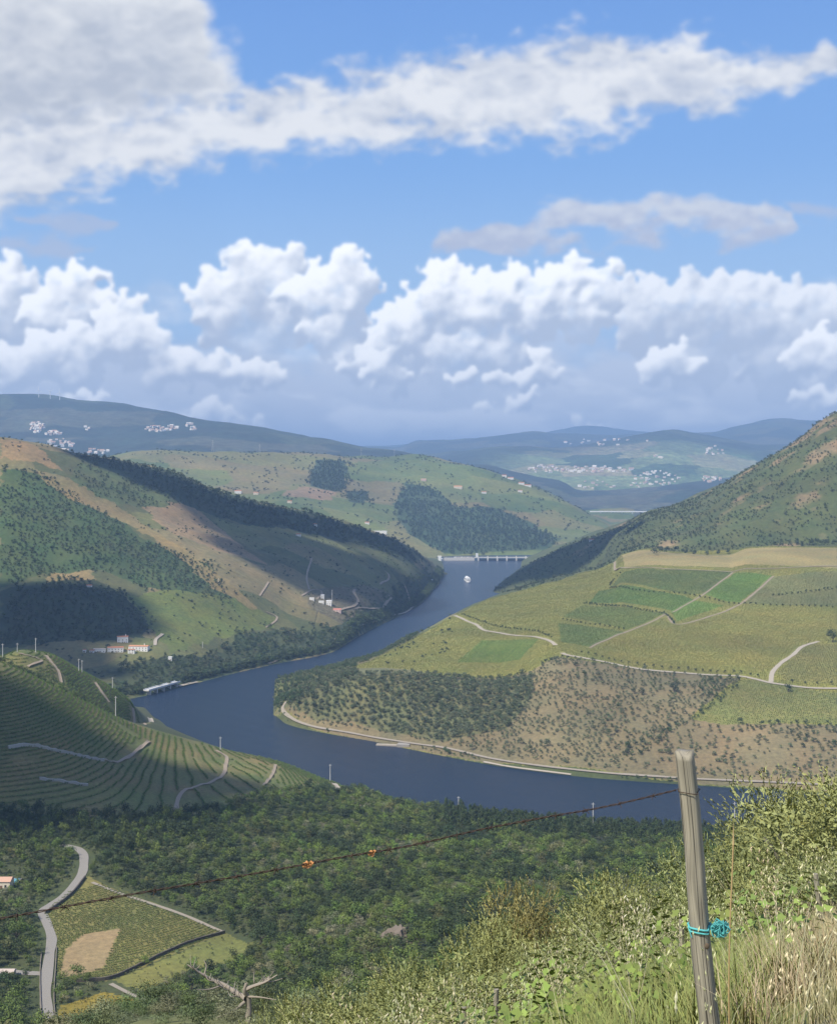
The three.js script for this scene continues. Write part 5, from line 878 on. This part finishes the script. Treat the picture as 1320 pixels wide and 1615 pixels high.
// wind turbines
for (const [k, [px, py]] of [[62, 625], [80, 627], [95, 629]].entries()) {
  const s = sight(px, py + 1.5, 8000, 11000) ?? [(px - CX) / F * 9480, 9480, 850], g = new THREE.Group(); g.position.set(s[0], s[2] - 3, -s[1]);
  part(g, 'tower', new THREE.CylinderGeometry(1.6, 2.6, 55, 10).translate(0, 27.5, 0), whitePaint); part(g, 'nacelle', boxAt(4, 4, 9, 0, 54, 0), whitePaint);
  const hub = part(g, 'hub', new THREE.SphereGeometry(2, 8, 6).translate(0, 56, 5.5), whitePaint); for (let b = 0; b < 3; b++) part(hub, 'blade', new THREE.BoxGeometry(2.4, 27, 0.7).translate(0, 14, 0).rotateZ(b * 2.094 + k).translate(0, 56, 5.8), whitePaint);
  add(g, 'wind_turbine', ['leftmost', 'middle', 'rightmost'][k] + ' white wind turbine on the far left mountain', 'wind turbine', 'wind turbines');
}
// the small place at the left edge of the valley
house(6, 1398, ...B0, 9, 4, 7, { label: 'pale house among trees at the left edge of the valley', wall: creamWall, roof: paleTile });
{ const s = sight(22, 1391, ...B0), g = new THREE.Group(); g.position.set(s[0], relief(s[0], s[1]) + 0.05, -s[1]); part(g, 'rim', boxAt(6.4, 0.5, 9.4, 0, 0), paleMat); part(g, 'water', boxAt(5, 0.06, 8, 0, 0.5), std(0.12, 0.42, 0.6, 0.15)); add(g, 'swimming_pool', 'bright blue pool beside the pale house at the left edge', 'pool'); }
house(12, 1541, ...B0, 6, 2.6, 5, { label: 'low stone hut with pale roof left of the valley road', wall: std(0.35, 0.31, 0.26, 0.95), roof: std(0.5, 0.42, 0.36, 0.9), windows: 1 });
// ---------- the lookout's foreground ----------
// olive: feathery shoots of narrow leaves on a forked trunk; unit width 1
function oliveCrown(seed, shoots, leaf) {
  const r = rng(seed), pos = [], nor = [], col = [], L = [], o = new THREE.Vector3(), dir = new THREE.Vector3(), a = new THREE.Vector3(), b = new THREE.Vector3(), N = new THREE.Vector3(), p = new THREE.Vector3(), c = new THREE.Vector3();
  for (let k = 0; k < 12; k++) { const t = r() * 6.283, q = Math.sqrt(r()) * 0.30; L.push([Math.cos(t) * q, 0.14 + 0.62 * r(), Math.sin(t) * q, 0.15 + 0.13 * r()]); }
  const put = (m, along, out, s, tint, yel) => {
    a.copy(along).normalize(); b.set(r() - 0.5, r() - 0.5, r() - 0.5).cross(a).normalize(); N.crossVectors(a, b); if (N.dot(out) < 0) { N.negate(); b.negate(); } N.lerp(out, 0.45).normalize();
    const w = s * 0.2; for (const [q, v] of [[0, 0], [0.5, -1], [1, 0], [0, 0], [1, 0], [0.5, 1]]) { const e = v * w; pos.push(m.x + a.x * q * s + b.x * e, m.y + a.y * q * s + b.y * e, m.z + a.z * q * s + b.z * e); nor.push(N.x, N.y, N.z); col.push(tint * (1 + yel * 0.35), tint * (1 + yel * 0.15), tint * (1 - yel * 0.2)); }
  };
  for (let k = 0; k < shoots; k++) {
    const [lx, ly, lz, lr] = L[Math.floor(r() * L.length)]; o.set(r() - 0.5, r() - 0.35, r() - 0.5).normalize(); const depth = 0.55 + 0.5 * r();
    p.set(lx + o.x * lr * depth, ly + o.y * lr * depth, lz + o.z * lr * depth); dir.copy(o).multiplyScalar(0.7).add(c.set((r() - 0.5) * 0.8, 0.55 * r(), (r() - 0.5) * 0.8)).normalize();
    const len = 0.035 + 0.07 * r(), n = 12, tint = 0.82 + 0.3 * r(), yel = r() * r() * 0.7;
    for (let i = 0; i < n; i++) { const t = i / n; c.copy(p).addScaledVector(dir, len * t); const al = new THREE.Vector3(r() - 0.5, r() - 0.4, r() - 0.5).addScaledVector(dir, 0.9); put(c, al, o, leaf * (0.7 + 0.5 * r()), tint * (0.85 + 0.3 * r()), yel); }
  }
  for (let k = 0; k < 900; k++) {                                    // inner foliage
    const [lx, ly, lz, lr] = L[Math.floor(r() * L.length)]; o.set(r() - 0.5, r() - 0.4, r() - 0.5).normalize(); const depth = 0.35 + 0.5 * r(); c.set(lx + o.x * lr * depth, ly + o.y * lr * depth, lz + o.z * lr * depth);
    for (let i = 0; i < 3; i++) put(c, new THREE.Vector3(r() - 0.5, r() - 0.5, r() - 0.5), o, leaf * 2.3, 0.8 + 0.3 * r(), 0);
  }
  const g = new THREE.BufferGeometry(); g.setAttribute('position', new THREE.Float32BufferAttribute(pos, 3)); g.setAttribute('normal', new THREE.Float32BufferAttribute(nor, 3)); g.setAttribute('color', new THREE.Float32BufferAttribute(col, 3)); return g;
}
const oliveGeo = [501, 502, 503, 504].map((s) => oliveCrown(s, 1800, 0.0165)), oliveTrunk = [511, 512].map((s) => trunkGeo(s, 0.6, 0.045, 5)), oliveMats = [foliage(0.26, 0.285, 0.105), foliage(0.22, 0.255, 0.095), foliage(0.25, 0.23, 0.085), foliage(0.13, 0.18, 0.05)];
// [photo column, top row, metres away, width, tone, label]
const olives = [
  [1285, 1222, 27, 4.6, 0, 'tallest pale green olive tree at the right edge'], [1180, 1292, 31, 3.6, 1, 'olive tree right of the fence post, under the tallest one'], [1235, 1340, 21, 2.6, 0, 'low olive bush in front of the tallest olive tree'],
  [1345, 1226, 24, 4.6, 0, 'olive tree cut by the right edge, beside the tallest one'], [1215, 1262, 33, 3.8, 0, 'pale olive tree at the back, left of the tallest one'],
  [1322, 1330, 19, 2.4, 1, 'olive bush cut by the right edge of the picture'], [1035, 1338, 30, 3.4, 1, 'round olive tree left behind the fence post'], [965, 1385, 27, 3.0, 0, 'pale olive bush between the fence post and the brownish one'],
  [1100, 1380, 23, 2.4, 1, 'olive bush directly behind the fence post'], [1010, 1430, 20, 2.5, 1, 'darker low olive bush left of the turquoise twine'], [905, 1440, 24, 2.8, 0, 'feathery olive bush in the middle of the foreground slope'],
  [832, 1398, 38, 3.6, 2, 'brownish olive tree on the far edge of the foreground'], [795, 1440, 32, 3.2, 0, 'olive tree just left below the brownish one'], [850, 1490, 21, 2.6, 1, 'low olive bush above the grassy verge'],
  [735, 1478, 30, 3.2, 0, 'olive tree above the left weathered stake'], [770, 1525, 20, 2.6, 0, 'pale bush behind the weathered stakes'], [672, 1512, 28, 3.0, 1, 'olive tree right of the rock face'],
  [612, 1535, 31, 3.2, 0, 'pale olive tree below the rock face'], [545, 1545, 34, 3.4, 1, 'olive tree left of the one below the rock face'], [690, 1560, 19, 2.6, 1, 'low bush at the bottom middle of the slope'],
  [600, 1572, 22, 2.6, 0, 'low pale bush at the bottom left of the slope'], [480, 1572, 34, 3.2, 0, 'pale bush right of the dead tree'], [515, 1590, 25, 2.6, 1, 'leftmost bush at the bottom edge of the slope'],
  [430, 1590, 40, 3.0, 1, 'dark green bush nearest the dead tree'], [640, 1606, 16, 2.0, 0, 'small bush at the very bottom of the picture'],
  [755, 1585, 15, 1.8, 0, 'small pale bush by the two weathered stakes'], [1140, 1402, 18, 1.9, 1, 'small dark olive bush right behind the post'],
];
olives.forEach(([px, top, d, w, tone, label], i) => {
  const x = (px - CX) / F * d, y = relief(x, d), h = Math.max(1.0, EYE - (top - CY) * d / F - y), g = new THREE.Group();
  part(g, 'trunk', oliveTrunk[i % 2], greyBark); part(g, 'crown', oliveGeo[i % 4], oliveMats[tone]);
  g.position.set(x, y - 0.05, -d); g.scale.set(w, h / 0.98, w); g.rotation.y = i * 1.7; add(g, 'olive_bush', label, 'olive tree');
});
// grasses
function tuft(seed, blades, h, spread, width) {
  const r = rng(seed), pos = [], nor = [], idx = [], col = [];
  for (let k = 0; k < blades; k++) {
    const a = r() * 6.283, q = spread * Math.sqrt(r()), bx = Math.cos(a) * q, bz = Math.sin(a) * q, lean = 0.15 + 0.5 * r(), t = r() * 6.283, H = h * (0.5 + 0.6 * r()), w = width * (0.6 + 0.8 * r()), dx = Math.cos(t), dz = Math.sin(t), tint = 0.75 + 0.5 * r();
    const at = pos.length / 3; for (let s = 0; s <= 3; s++) { const f = s / 3, y = H * f * (1 - 0.25 * lean * f), o = H * lean * f * f; for (const e of s === 3 ? [0] : [-1, 1]) { pos.push(bx + dx * o - dz * e * w * (1 - f * 0.8), y, bz + dz * o + dx * e * w * (1 - f * 0.8)); nor.push(dx * 0.3, 0.9, dz * 0.3); col.push(tint, tint, tint); } }
    idx.push(at, at + 1, at + 3, at, at + 3, at + 2, at + 2, at + 3, at + 5, at + 2, at + 5, at + 4, at + 4, at + 5, at + 6);
  }
  const g = new THREE.BufferGeometry(); g.setAttribute('position', new THREE.Float32BufferAttribute(pos, 3)); g.setAttribute('normal', new THREE.Float32BufferAttribute(nor, 3)); g.setAttribute('color', new THREE.Float32BufferAttribute(col, 3)); g.setIndex(idx); return g;
}
function oat(seed) {                                              // a dry stem with a drooping pale head
  const g = [tuft(seed, 3, 0.75, 0.04, 0.0022)], r = rng(seed + 9); for (let k = 0; k < 26; k++) { const s = new THREE.OctahedronGeometry(1, 0); s.scale(0.0032, 0.012, 0.0032); s.rotateZ((r() - 0.5) * 1.4); s.translate((r() - 0.5) * 0.16, 0.45 + 0.3 * r(), (r() - 0.5) * 0.16); const c = new Float32Array(s.attributes.position.count * 3).fill(1.25); s.deleteAttribute('uv'); s.setAttribute('color', new THREE.BufferAttribute(c, 3)); g.push(s); }
  return mergeGeometries(g.map((x) => (x.index ? x.toNonIndexed() : x)));
}
function weed(seed) {                                             // broad lobed leaves on a short stem
  const r = rng(seed), pos = [], nor = [], col = [];
  for (let k = 0; k < 46; k++) {
    const a = r() * 6.283, q = 0.20 * Math.sqrt(r()), y = 0.08 + 0.36 * r(), s = 0.014 + 0.014 * r(), n = new THREE.Vector3(Math.cos(a) * 0.6, 0.75, Math.sin(a) * 0.6).normalize(), u = new THREE.Vector3(r() - 0.5, 0, r() - 0.5).cross(n).normalize(), v = new THREE.Vector3().crossVectors(n, u), tint = 0.75 + 0.5 * r();
    const ring = []; for (let i = 0; i < 9; i++) { const t = i / 9 * 6.283, R = s * (i % 2 ? 0.62 : 1); ring.push([Math.cos(t) * R, Math.sin(t) * R]); }
    for (let i = 0; i < 9; i++) for (const [e, f] of [[0, 0], ring[i], ring[(i + 1) % 9]]) { pos.push(Math.cos(a) * q + u.x * e + v.x * f, y + u.y * e + v.y * f, Math.sin(a) * q + u.z * e + v.z * f); nor.push(n.x, n.y, n.z); col.push(tint, tint, tint * 0.9); }
  }
  const g = new THREE.BufferGeometry(); g.setAttribute('position', new THREE.Float32BufferAttribute(pos, 3)); g.setAttribute('normal', new THREE.Float32BufferAttribute(nor, 3)); g.setAttribute('color', new THREE.Float32BufferAttribute(col, 3)); return g;
}
{
  const r = rng(601), green = [], straw = [], oats = [], weeds = [], tufts = [tuft(611, 22, 0.42, 0.13, 0.0042), tuft(612, 20, 0.34, 0.15, 0.0038)], leafy = [weed(621), weed(622)];
  for (const [x, d] of [...scatter(602, -4, 9.5, 4.3, 17, 0.10, (x, d, t) => seen(x, d, 80) && t < 1 - (d - 5) / 26 && (d > 5.6 || x / d > 0.27)), ...scatter(603, -2, 8, 1.6, 9, 0.13, (x, d) => !seen(x, d, 80) || (d < 4.3 && x / d > 0.2))]) {
    const px = CX + x / d * F, y = relief(x, d) - 0.02, dry = smooth(1080, 1290, px + 160 * noise(x * 1.1, d * 1.1)), c = dry > r() ? vary(r, [0.46, 0.40, 0.21], 0.25) : vary(r, [0.25, 0.285, 0.08], 0.3), s = (0.75 + 0.6 * r()) * (1 - 0.35 * dry) * (d < 5.6 ? 0.5 : 0.8);
    (r() < 0.5 ? green : straw).push([x, y, d, s, s * (1 + 0.2 * noise(x, d)), r() * 6.28, c]);
    if (r() < 0.06 * (1 - dry * 0.6)) oats.push([x, y, d, 0.9 + 0.3 * r(), 0.8 + 0.4 * r(), r() * 6.28, vary(r, [0.52, 0.48, 0.30], 0.15)]);
    if (d > 6.8 && noise(x * 0.9 + 3, d * 0.9) > -0.05 && r() < 0.10 * (1 - dry * 0.85)) weeds.push([x, y + 0.05, d, 0.9 + 0.6 * r(), 0.9 + 0.6 * r(), r() * 6.28, vary(r, [0.15, 0.20, 0.045], 0.35)]);
  }
  massed('grass', tufts[0], green, 'green and straw grass on the lookout slope'); massed('grass', tufts[1], straw, 'fine dry grass on the lookout slope'); massed('wild_oats', oat(631), oats, 'pale wild oats standing in the grass'); massed('leafy_weeds', leafy[0], weeds, 'bright green broad-leaved weeds in the grass');
}
// the leaning fence post
const woodMap = (() => { const W = 256, H = 1024, a = new Uint8Array(W * H * 4); for (let y = 0; y < H; y++) for (let x = 0; x < W; x++) { const g = noise(x / 7 + 2 * noise(y / 160, x / 40), y / 210) * 0.5 + noise(x / 2.6, y / 90 + 7) * 0.35 + noise(x / 30, y / 60 + 3) * 0.4, crack = smooth(0.42, 0.62, noise(x / 5 + 40, y / 330 + 9)) * 0.5, m = 1 + g * 0.24 - crack, o = (y * W + x) * 4; a[o] = clamp(144 * m, 0, 255); a[o + 1] = clamp(138 * m, 0, 255); a[o + 2] = clamp(122 * m, 0, 255); a[o + 3] = 255; } const t = new THREE.DataTexture(a, W, H, THREE.RGBAFormat); t.colorSpace = THREE.SRGBColorSpace; t.wrapS = t.wrapT = THREE.RepeatWrapping; t.magFilter = t.minFilter = THREE.LinearFilter; t.needsUpdate = true; return t; })();
const woodMat = new THREE.MeshStandardMaterial({ map: woodMap, bumpMap: woodMap, bumpScale: 0.004, roughness: 0.95 });
const POST = 4.5, pk = POST / F;
const postAxis = (t) => new THREE.Vector3(lerp((1079 - CX), (1121 - CX), t) * pk + 0.004 * Math.sin(t * 7), EYE - (lerp(1184, 1640, t) - CY) * pk, -POST);    // t: 0 at the top
{
  const g = new THREE.Group(), base = postAxis(1.35), P = [], UV = [], I = [], rows = 46, sec = [[-0.037, 0.012], [-0.034, 0.030], [-0.018, 0.040], [0.006, 0.042], [0.020, 0.036], [0.0225, 0.020], [0.027, 0.012], [0.036, -0.004], [0.036, -0.026], [0.016, -0.040], [-0.016, -0.040], [-0.034, -0.020]], n = sec.length;
  for (let j = 0; j <= rows; j++) { const t = j / rows * 1.35, c = postAxis(t).sub(base), s = 0.94 + 0.11 * t + 0.03 * noise(t * 5, 3); for (let i = 0; i <= n; i++) { const [x, z] = sec[i % n], w = 1 + 0.05 * noise(i * 1.7, t * 6), chip = j === 0 ? 0.018 * noise(i * 1.3, 5) + (i === 2 || i === 3 ? -0.02 : 0) : 0; P.push(c.x + x * s * w, c.y + chip, c.z + z * s * w); UV.push(i / n, t * 0.5); } }
  const w = n + 1; for (let j = 0; j < rows; j++) for (let i = 0; i < n; i++) { const a = j * w + i; I.push(a, a + w, a + 1, a + 1, a + w, a + w + 1); }
  const top = P.length / 3, c0 = postAxis(0).sub(base); P.push(c0.x, c0.y - 0.004, c0.z); UV.push(0.5, 0.02); for (let i = 0; i < n; i++) I.push(top, i, i + 1);
  let geo = new THREE.BufferGeometry(); geo.setAttribute('position', new THREE.Float32BufferAttribute(P, 3)); geo.setAttribute('uv', new THREE.Float32BufferAttribute(UV, 2)); geo.setIndex(I); geo.computeVertexNormals();
  part(g, 'shaft', geo, woodMat);
  const kn = postAxis(0.66).sub(base); part(g, 'knot', new THREE.SphereGeometry(0.009, 10, 8).scale(1, 1.2, 0.45).translate(kn.x + 0.012, kn.y, kn.z + 0.043), std(0.12, 0.09, 0.06, 1));
  g.position.copy(base); add(g, 'fence_post', 'leaning weathered wooden fence post in the right foreground', 'post');
  // a wire turn near the top
  const ring = (t, rad, name, mat) => { const c = postAxis(t), pts = []; for (let k = 0; k <= 28; k++) { const [x, z] = sec[Math.floor(k / 28 * n) % n], q = (k / 28 * n) % 1, [x2, z2] = sec[(Math.floor(k / 28 * n) + 1) % n]; pts.push(new THREE.Vector3(c.x + lerp(x, x2, q) * 1.12, c.y + 0.003 * Math.sin(k * 0.5), c.z + lerp(z, z2, q) * 1.12)); } return new THREE.TubeGeometry(new THREE.CatmullRomCurve3(pts, true), 60, rad, 6, true); };
  const rust = std(0.055, 0.034, 0.024, 0.9), wirePts = [[1066, 1246, 4.46], [1000, 1262, 4.42], [940, 1275, 4.4], [860, 1289, 4.3], [760, 1308, 4.2], [640, 1335, 4.05], [540, 1352, 3.95], [440, 1371, 3.85], [300, 1395, 3.7], [200, 1412, 3.6], [60, 1438, 3.5], [0, 1449, 3.45], [-160, 1475, 3.3]].map(([px, py, d]) => new THREE.Vector3((px - CX) / F * d, EYE - (py - CY) * d / F, -d));
  const wire = new THREE.Group(), curve = new THREE.CatmullRomCurve3(wirePts), len = curve.getLength();
  for (const ph of [0, Math.PI]) { const pts = []; for (let k = 0; k <= 420; k++) { const p = curve.getPointAt(k / 420), a = k * 0.55 + ph; pts.push(p.add(new THREE.Vector3(0, Math.cos(a) * 0.0022, Math.sin(a) * 0.0022))); } part(wire, 'strand', new THREE.TubeGeometry(new THREE.CatmullRomCurve3(pts), 900, 0.0017, 5), rust); }
  for (let s = 0.09; s < len; s += 0.13) { const p = curve.getPointAt(s / len), b = []; for (const [a, e] of [[0.9, 0.3], [-0.8, -0.4]]) b.push(new THREE.CylinderGeometry(0.0006, 0.0014, 0.034, 5).rotateZ(a).rotateY(s * 9).translate(p.x, p.y, p.z)); b.push(new THREE.TorusGeometry(0.0045, 0.0016, 5, 10).rotateY(Math.PI / 2).translate(p.x, p.y, p.z)); part(wire, 'barb', mergeGeometries(b), rust); }
  part(wire, 'tie', ring(0.138, 0.0016, 'tie', rust), rust);
  add(wire, 'barbed_wire', 'rusty barbed wire strung from the leaning post to the left edge', 'wire');
  for (const [k, [s, w]] of [[0.455, 0.016], [0.54, 0.026]].entries()) { const p = curve.getPointAt(s), pos = []; for (let i = 0; i < 10; i++) { const a = new THREE.PlaneGeometry(w * 0.5, 0.011, 3, 1); const q = a.attributes.position; for (let v = 0; v < q.count; v++) q.setZ(v, 0.006 * Math.sin(q.getX(v) * 160 + i)); a.rotateZ((i - 5) * 0.16).rotateX(i).translate(p.x + (i - 5) * w * 0.1, p.y + 0.003 * ((i * 7) % 5 - 2), p.z); pos.push(a); } add(new THREE.Mesh(mergeGeometries(pos), std(0.50, 0.24, 0.09, 0.9, { side: THREE.DoubleSide })), 'dry_leaf', ['smaller orange withered scrap', 'larger orange withered scrap'][k] + ' caught on the barbed wire', 'dry leaf'); }
  // turquoise twine: two turns and a frayed knot
  const tw = new THREE.Group(), aqua = std(0.10, 0.44, 0.44, 0.8), t0 = 0.605, c = postAxis(t0); part(tw, 'turn', ring(t0, 0.0038, 'turn', aqua), aqua); part(tw, 'turn', ring(t0 + 0.012, 0.0032, 'turn', aqua), aqua);
  const kr = rng(700), kx = c.x + 0.062, kz = c.z + 0.02;
  for (let i = 0; i < 26; i++) { const pts = [new THREE.Vector3(c.x + 0.036, c.y, kz)]; for (let j = 1; j < 6; j++) { const a = kr() * 6.283, q = 0.012 + 0.026 * kr(); pts.push(new THREE.Vector3(kx + 0.006 + Math.cos(a) * q, c.y + Math.sin(a) * q * 1.0 - 0.002, kz + (kr() - 0.5) * 0.05)); } part(tw, 'strand', new THREE.TubeGeometry(new THREE.CatmullRomCurve3(pts), 22, 0.0016, 5), aqua); }
  const tail = [new THREE.Vector3(c.x - 0.037, c.y, c.z + 0.02), new THREE.Vector3(c.x - 0.042, c.y - 0.012, c.z + 0.03), new THREE.Vector3(c.x - 0.036, c.y - 0.03, c.z + 0.034)]; part(tw, 'tail', new THREE.TubeGeometry(new THREE.CatmullRomCurve3(tail), 10, 0.002, 5), aqua);
  add(tw, 'twine', 'turquoise twine knotted round the leaning fence post', 'twine');
}
// lesser stakes, the tall dry stalk, a thistle
const stake = (px, top, d, w, lean, label) => { const x = (px - CX) / F * d, y = relief(x, d) - 0.25, h = EYE - (top - CY) * d / F - y, g = new THREE.CylinderGeometry(w * 0.46, w * 0.55, h, 9, 6).translate(0, h / 2, 0), P = g.attributes.position; for (let i = 0; i < P.count; i++) { P.setX(i, P.getX(i) * (1 + 0.15 * noise(P.getY(i) * 4, i)) + lean * P.getY(i)); if (P.getY(i) > h * 0.98) P.setY(i, P.getY(i) + 0.02 * noise(i, 3)); } g.computeVertexNormals(); const m = new THREE.Mesh(g, woodMat); m.position.set(x, y, -d); add(m, 'stake', label, 'stake'); };
stake(779, 1560, 12.5, 0.055, 0.02, 'taller of two thin grey stakes at the bottom of the slope');
stake(733, 1588, 13, 0.05, -0.01, 'shorter of two thin grey stakes at the bottom of the slope');
stake(1073, 1443, 11, 0.05, 0.01, 'thin stake just left behind the leaning fence post');
stake(1303, 1378, 10.5, 0.045, -0.12, 'thin leaning stake at the right edge of the grass');
{ const d = 5.2, k = d / F, y0 = relief((1150 - CX) * k, d), pts = [[1150, 1640], [1149, 1545], [1151, 1450], [1154, 1380], [1156, 1325]].map(([px, py]) => new THREE.Vector3((px - CX) * k, EYE - (py - CY) * k, -d)); pts[0].y = Math.min(pts[0].y, y0 - 0.02); const g = new THREE.Group(); part(g, 'stem', new THREE.TubeGeometry(new THREE.CatmullRomCurve3(pts), 40, 0.0034, 6), std(0.42, 0.30, 0.14, 0.9)); part(g, 'seed_head', new THREE.ConeGeometry(0.005, 0.1, 6).translate(pts[4].x, pts[4].y + 0.03, pts[4].z), std(0.48, 0.36, 0.18, 0.9)); add(g, 'dry_stalk', 'single tall straw-coloured stalk right of the fence post', 'stalk'); }
{ const d = 6.4, k = d / F, x = (1297 - CX) * k, y = EYE - (1537 - CY) * k, y0 = relief(x, d), g = new THREE.Group(); g.position.set(x, y0 - 0.02, -d); const h = y - y0; part(g, 'stem', new THREE.CylinderGeometry(0.005, 0.007, h, 6).translate(0, h / 2, 0), std(0.16, 0.18, 0.09, 0.9)); const b = []; for (let i = 0; i < 60; i++) { const a = i * 2.4, e = Math.acos(1 - 1.6 * i / 60), s = new THREE.ConeGeometry(0.0035, 0.045, 4).translate(0, 0.022, 0).rotateZ(e).rotateY(a).translate(0, h, 0); b.push(s); } part(g, 'flower_head', mergeGeometries(b), std(0.13, 0.13, 0.22, 0.9)); add(g, 'thistle', 'dark bluish thistle head in the dry grass at the right', 'thistle'); }
// the dead tree on the slope to the left, the rock face in the wood
{
  const d = 106, k = d / F, g = new THREE.Group(), P = (px, py, dz = 0) => new THREE.Vector3((px - 388) * k, EYE - (py - CY) * k, -dz), y0 = relief((388 - CX) * k, d) - 0.3; g.position.set((388 - CX) * k, y0, -d);
  const dead = std(0.27, 0.235, 0.19, 1), limb = (name, parent, pts, r0, r1) => { const v = pts.map((p) => p.sub(new THREE.Vector3(0, y0, 0))), c = new THREE.CatmullRomCurve3(v), n = 14, geo = new THREE.TubeGeometry(c, n, 1, 7), q = new THREE.Vector3(), A = geo.attributes.position; for (let i = 0; i <= n; i++) { c.getPointAt(i / n, q); const s = lerp(r0, r1, i / n) * (1 + 0.2 * noise(i * 0.7, r0 * 9)); for (let j = 0; j <= 7; j++) { const e = i * 8 + j; A.setXYZ(e, q.x + (A.getX(e) - q.x) * s, q.y + (A.getY(e) - q.y) * s, q.z + (A.getZ(e) - q.z) * s); } } geo.computeVertexNormals(); return part(parent, name, geo, dead); };
  const root = new THREE.Vector3(0.2, y0 - 0.2, 0);
  limb('trunk', g, [root, P(391, 1574, 0.2), P(386, 1562, -0.1), P(389, 1550)], 0.40, 0.13);
  const l = limb('limb', g, [P(388, 1574), P(372, 1571, 0.6), P(350, 1562, 1.2), P(327, 1554, 1.4), P(290, 1533, 1.6)], 0.26, 0.05);
  limb('branch', l, [P(330, 1555, 1.4), P(312, 1540, 0.8), P(300, 1527, 0.6)], 0.10, 0.03); limb('branch', l, [P(350, 1562, 1.2), P(330, 1562, 0.2), P(312, 1556, -0.6)], 0.1, 0.03); limb('branch', l, [P(318, 1548, 1.4), P(320, 1536, 1.8), P(315, 1528, 2)], 0.07, 0.02);
  const r2 = limb('limb', g, [P(390, 1560), P(402, 1552, -0.4), P(420, 1543, -0.8), P(440, 1530, -1)], 0.2, 0.05); limb('branch', r2, [P(420, 1543, -0.8), P(432, 1546, -0.2), P(446, 1543)], 0.08, 0.02);
  limb('limb', g, [P(386, 1580), P(370, 1590, -0.6), P(345, 1597, -1)], 0.16, 0.04); limb('limb', g, [P(392, 1572), P(412, 1569, -0.5), P(438, 1569, -1)], 0.10, 0.03);
  const tr = rng(720); for (let i = 0; i < 26; i++) { const right = i % 3 === 0, t = tr(), px = right ? lerp(396, 438, t) : lerp(378, 296, t), py = right ? lerp(1556, 1532, t) : lerp(1573, 1536, t), z = right ? -0.9 * t : 1.5 * t, ux = (tr() - (right ? 0.3 : 0.7)) * 26, uy = -4 - 16 * tr(); limb('twig', right ? r2 : l, [P(px, py, z), P(px + ux * 0.5, py + uy * 0.35, z + (tr() - 0.5)), P(px + ux, py + uy, z + (tr() - 0.5) * 2)], 0.055, 0.012); }
  add(g, 'dead_tree', 'fallen-looking dead grey tree with bare limbs at the lower left', 'tree');
}
{
  const s = sight(628, 1490, 330, 620), g = new THREE.IcosahedronGeometry(1, 5), P = g.attributes.position, v = new THREE.Vector3(); for (let i = 0; i < P.count; i++) { v.fromBufferAttribute(P, i); const k = 1 + 0.5 * fbm(v.x * 1.9 + 3, v.y * 1.2 + v.z * 1.9, 4) + 0.3 * Math.abs(noise(v.x * 5 + v.y, v.y * 1.3 + v.z * 4)) + 0.12 * noise(v.x * 14, v.y * 5 + v.z * 11); P.setXYZ(i, v.x * k * 6.5, v.y * k * 7, v.z * k * 5); } const q = mergeVertices(g.deleteAttribute('normal').deleteAttribute('uv')); q.computeVertexNormals();
  const m = new THREE.Mesh(q, std(0.17, 0.14, 0.11, 1, { flatShading: true })); m.position.set(s[0], s[2] - 1, -s[1]); add(m, 'rock_face', 'bare grey-brown rock face showing in the wood', 'rock');
}
// ---------- fair-weather clouds overhead, whose shadows lie on the hills ----------
{
  const white = std(0.9, 0.9, 0.9, 1);
  const cloud = (seed, base, spots, from, to) => {                    // spots: [px, py, radius] of the shade each billow throws
    const r = rng(seed), gs = [];
    for (const [px, py, rad] of spots) {
      const s = sight(px, py, from, to); if (!s) continue; const t = (base - s[2]) / SUN.y, g = new THREE.IcosahedronGeometry(1, 4), P = g.attributes.position, v = new THREE.Vector3(), cx = s[0] + SUN.x * t, cy = base, cz = -s[1] + SUN.z * t;
      for (let i = 0; i < P.count; i++) { v.fromBufferAttribute(P, i); const k = rad * (1 + 0.42 * fbm(v.x * 1.4 + seed + px, v.z * 1.4 + v.y * 2 + py, 4)); P.setXYZ(i, cx + v.x * k, cy + (v.y > 0 ? 0.9 : 0.35) * v.y * k, cz + v.z * k); }
      gs.push(g.deleteAttribute('normal').deleteAttribute('uv'));
    }
    if (!gs.length) return; const g = mergeVertices(mergeGeometries(gs)); g.computeVertexNormals(); add(new THREE.Mesh(g, white), 'cloud', null, null, null, 'structure');
  };
  cloud(1, 1500, [[140, 722, 50], [190, 738, 60], [250, 760, 62], [310, 780, 66], [370, 800, 70], [430, 815, 70], [490, 828, 60], [550, 838, 50], [600, 852, 44], [645, 875, 40], [672, 890, 36]], ...L1);
  cloud(2, 1500, [[380, 832, 84], [430, 885, 80], [475, 912, 70], [400, 850, 80], [450, 858, 90], [500, 872, 90], [545, 892, 90], [590, 912, 90], [630, 932, 80], [655, 945, 60], [600, 940, 60], [550, 918, 66], [500, 902, 60]], ...L1);
  cloud(3, 1450, [[-60, 960, 90], [0, 955, 75], [60, 950, 66], [120, 945, 60], [175, 955, 52], [205, 985, 42], [150, 990, 56], [90, 1000, 60], [20, 1010, 66], [110, 1040, 52], [150, 1060, 40], [60, 1040, 50]], ...L1);
  cloud(4, 1400, [[-120, 1110, 60], [-40, 1130, 55], [20, 1130, 42], [70, 1150, 42], [120, 1175, 44], [180, 1205, 44], [240, 1220, 42], [300, 1232, 38], [350, 1240, 32], [30, 1200, 55], [100, 1250, 55], [190, 1265, 50], [270, 1275, 44], [-60, 1220, 60], [20, 1290, 40]], 740, 1050);
  cloud(5, 1500, [[785, 926, 46], [815, 908, 56], [850, 892, 62], [885, 876, 62], [915, 862, 58], [945, 850, 52], [975, 838, 46], [1000, 832, 36], [860, 900, 60], [900, 885, 60], [940, 868, 50]], 2500, 3100);
}
renderer.render(scene, camera);
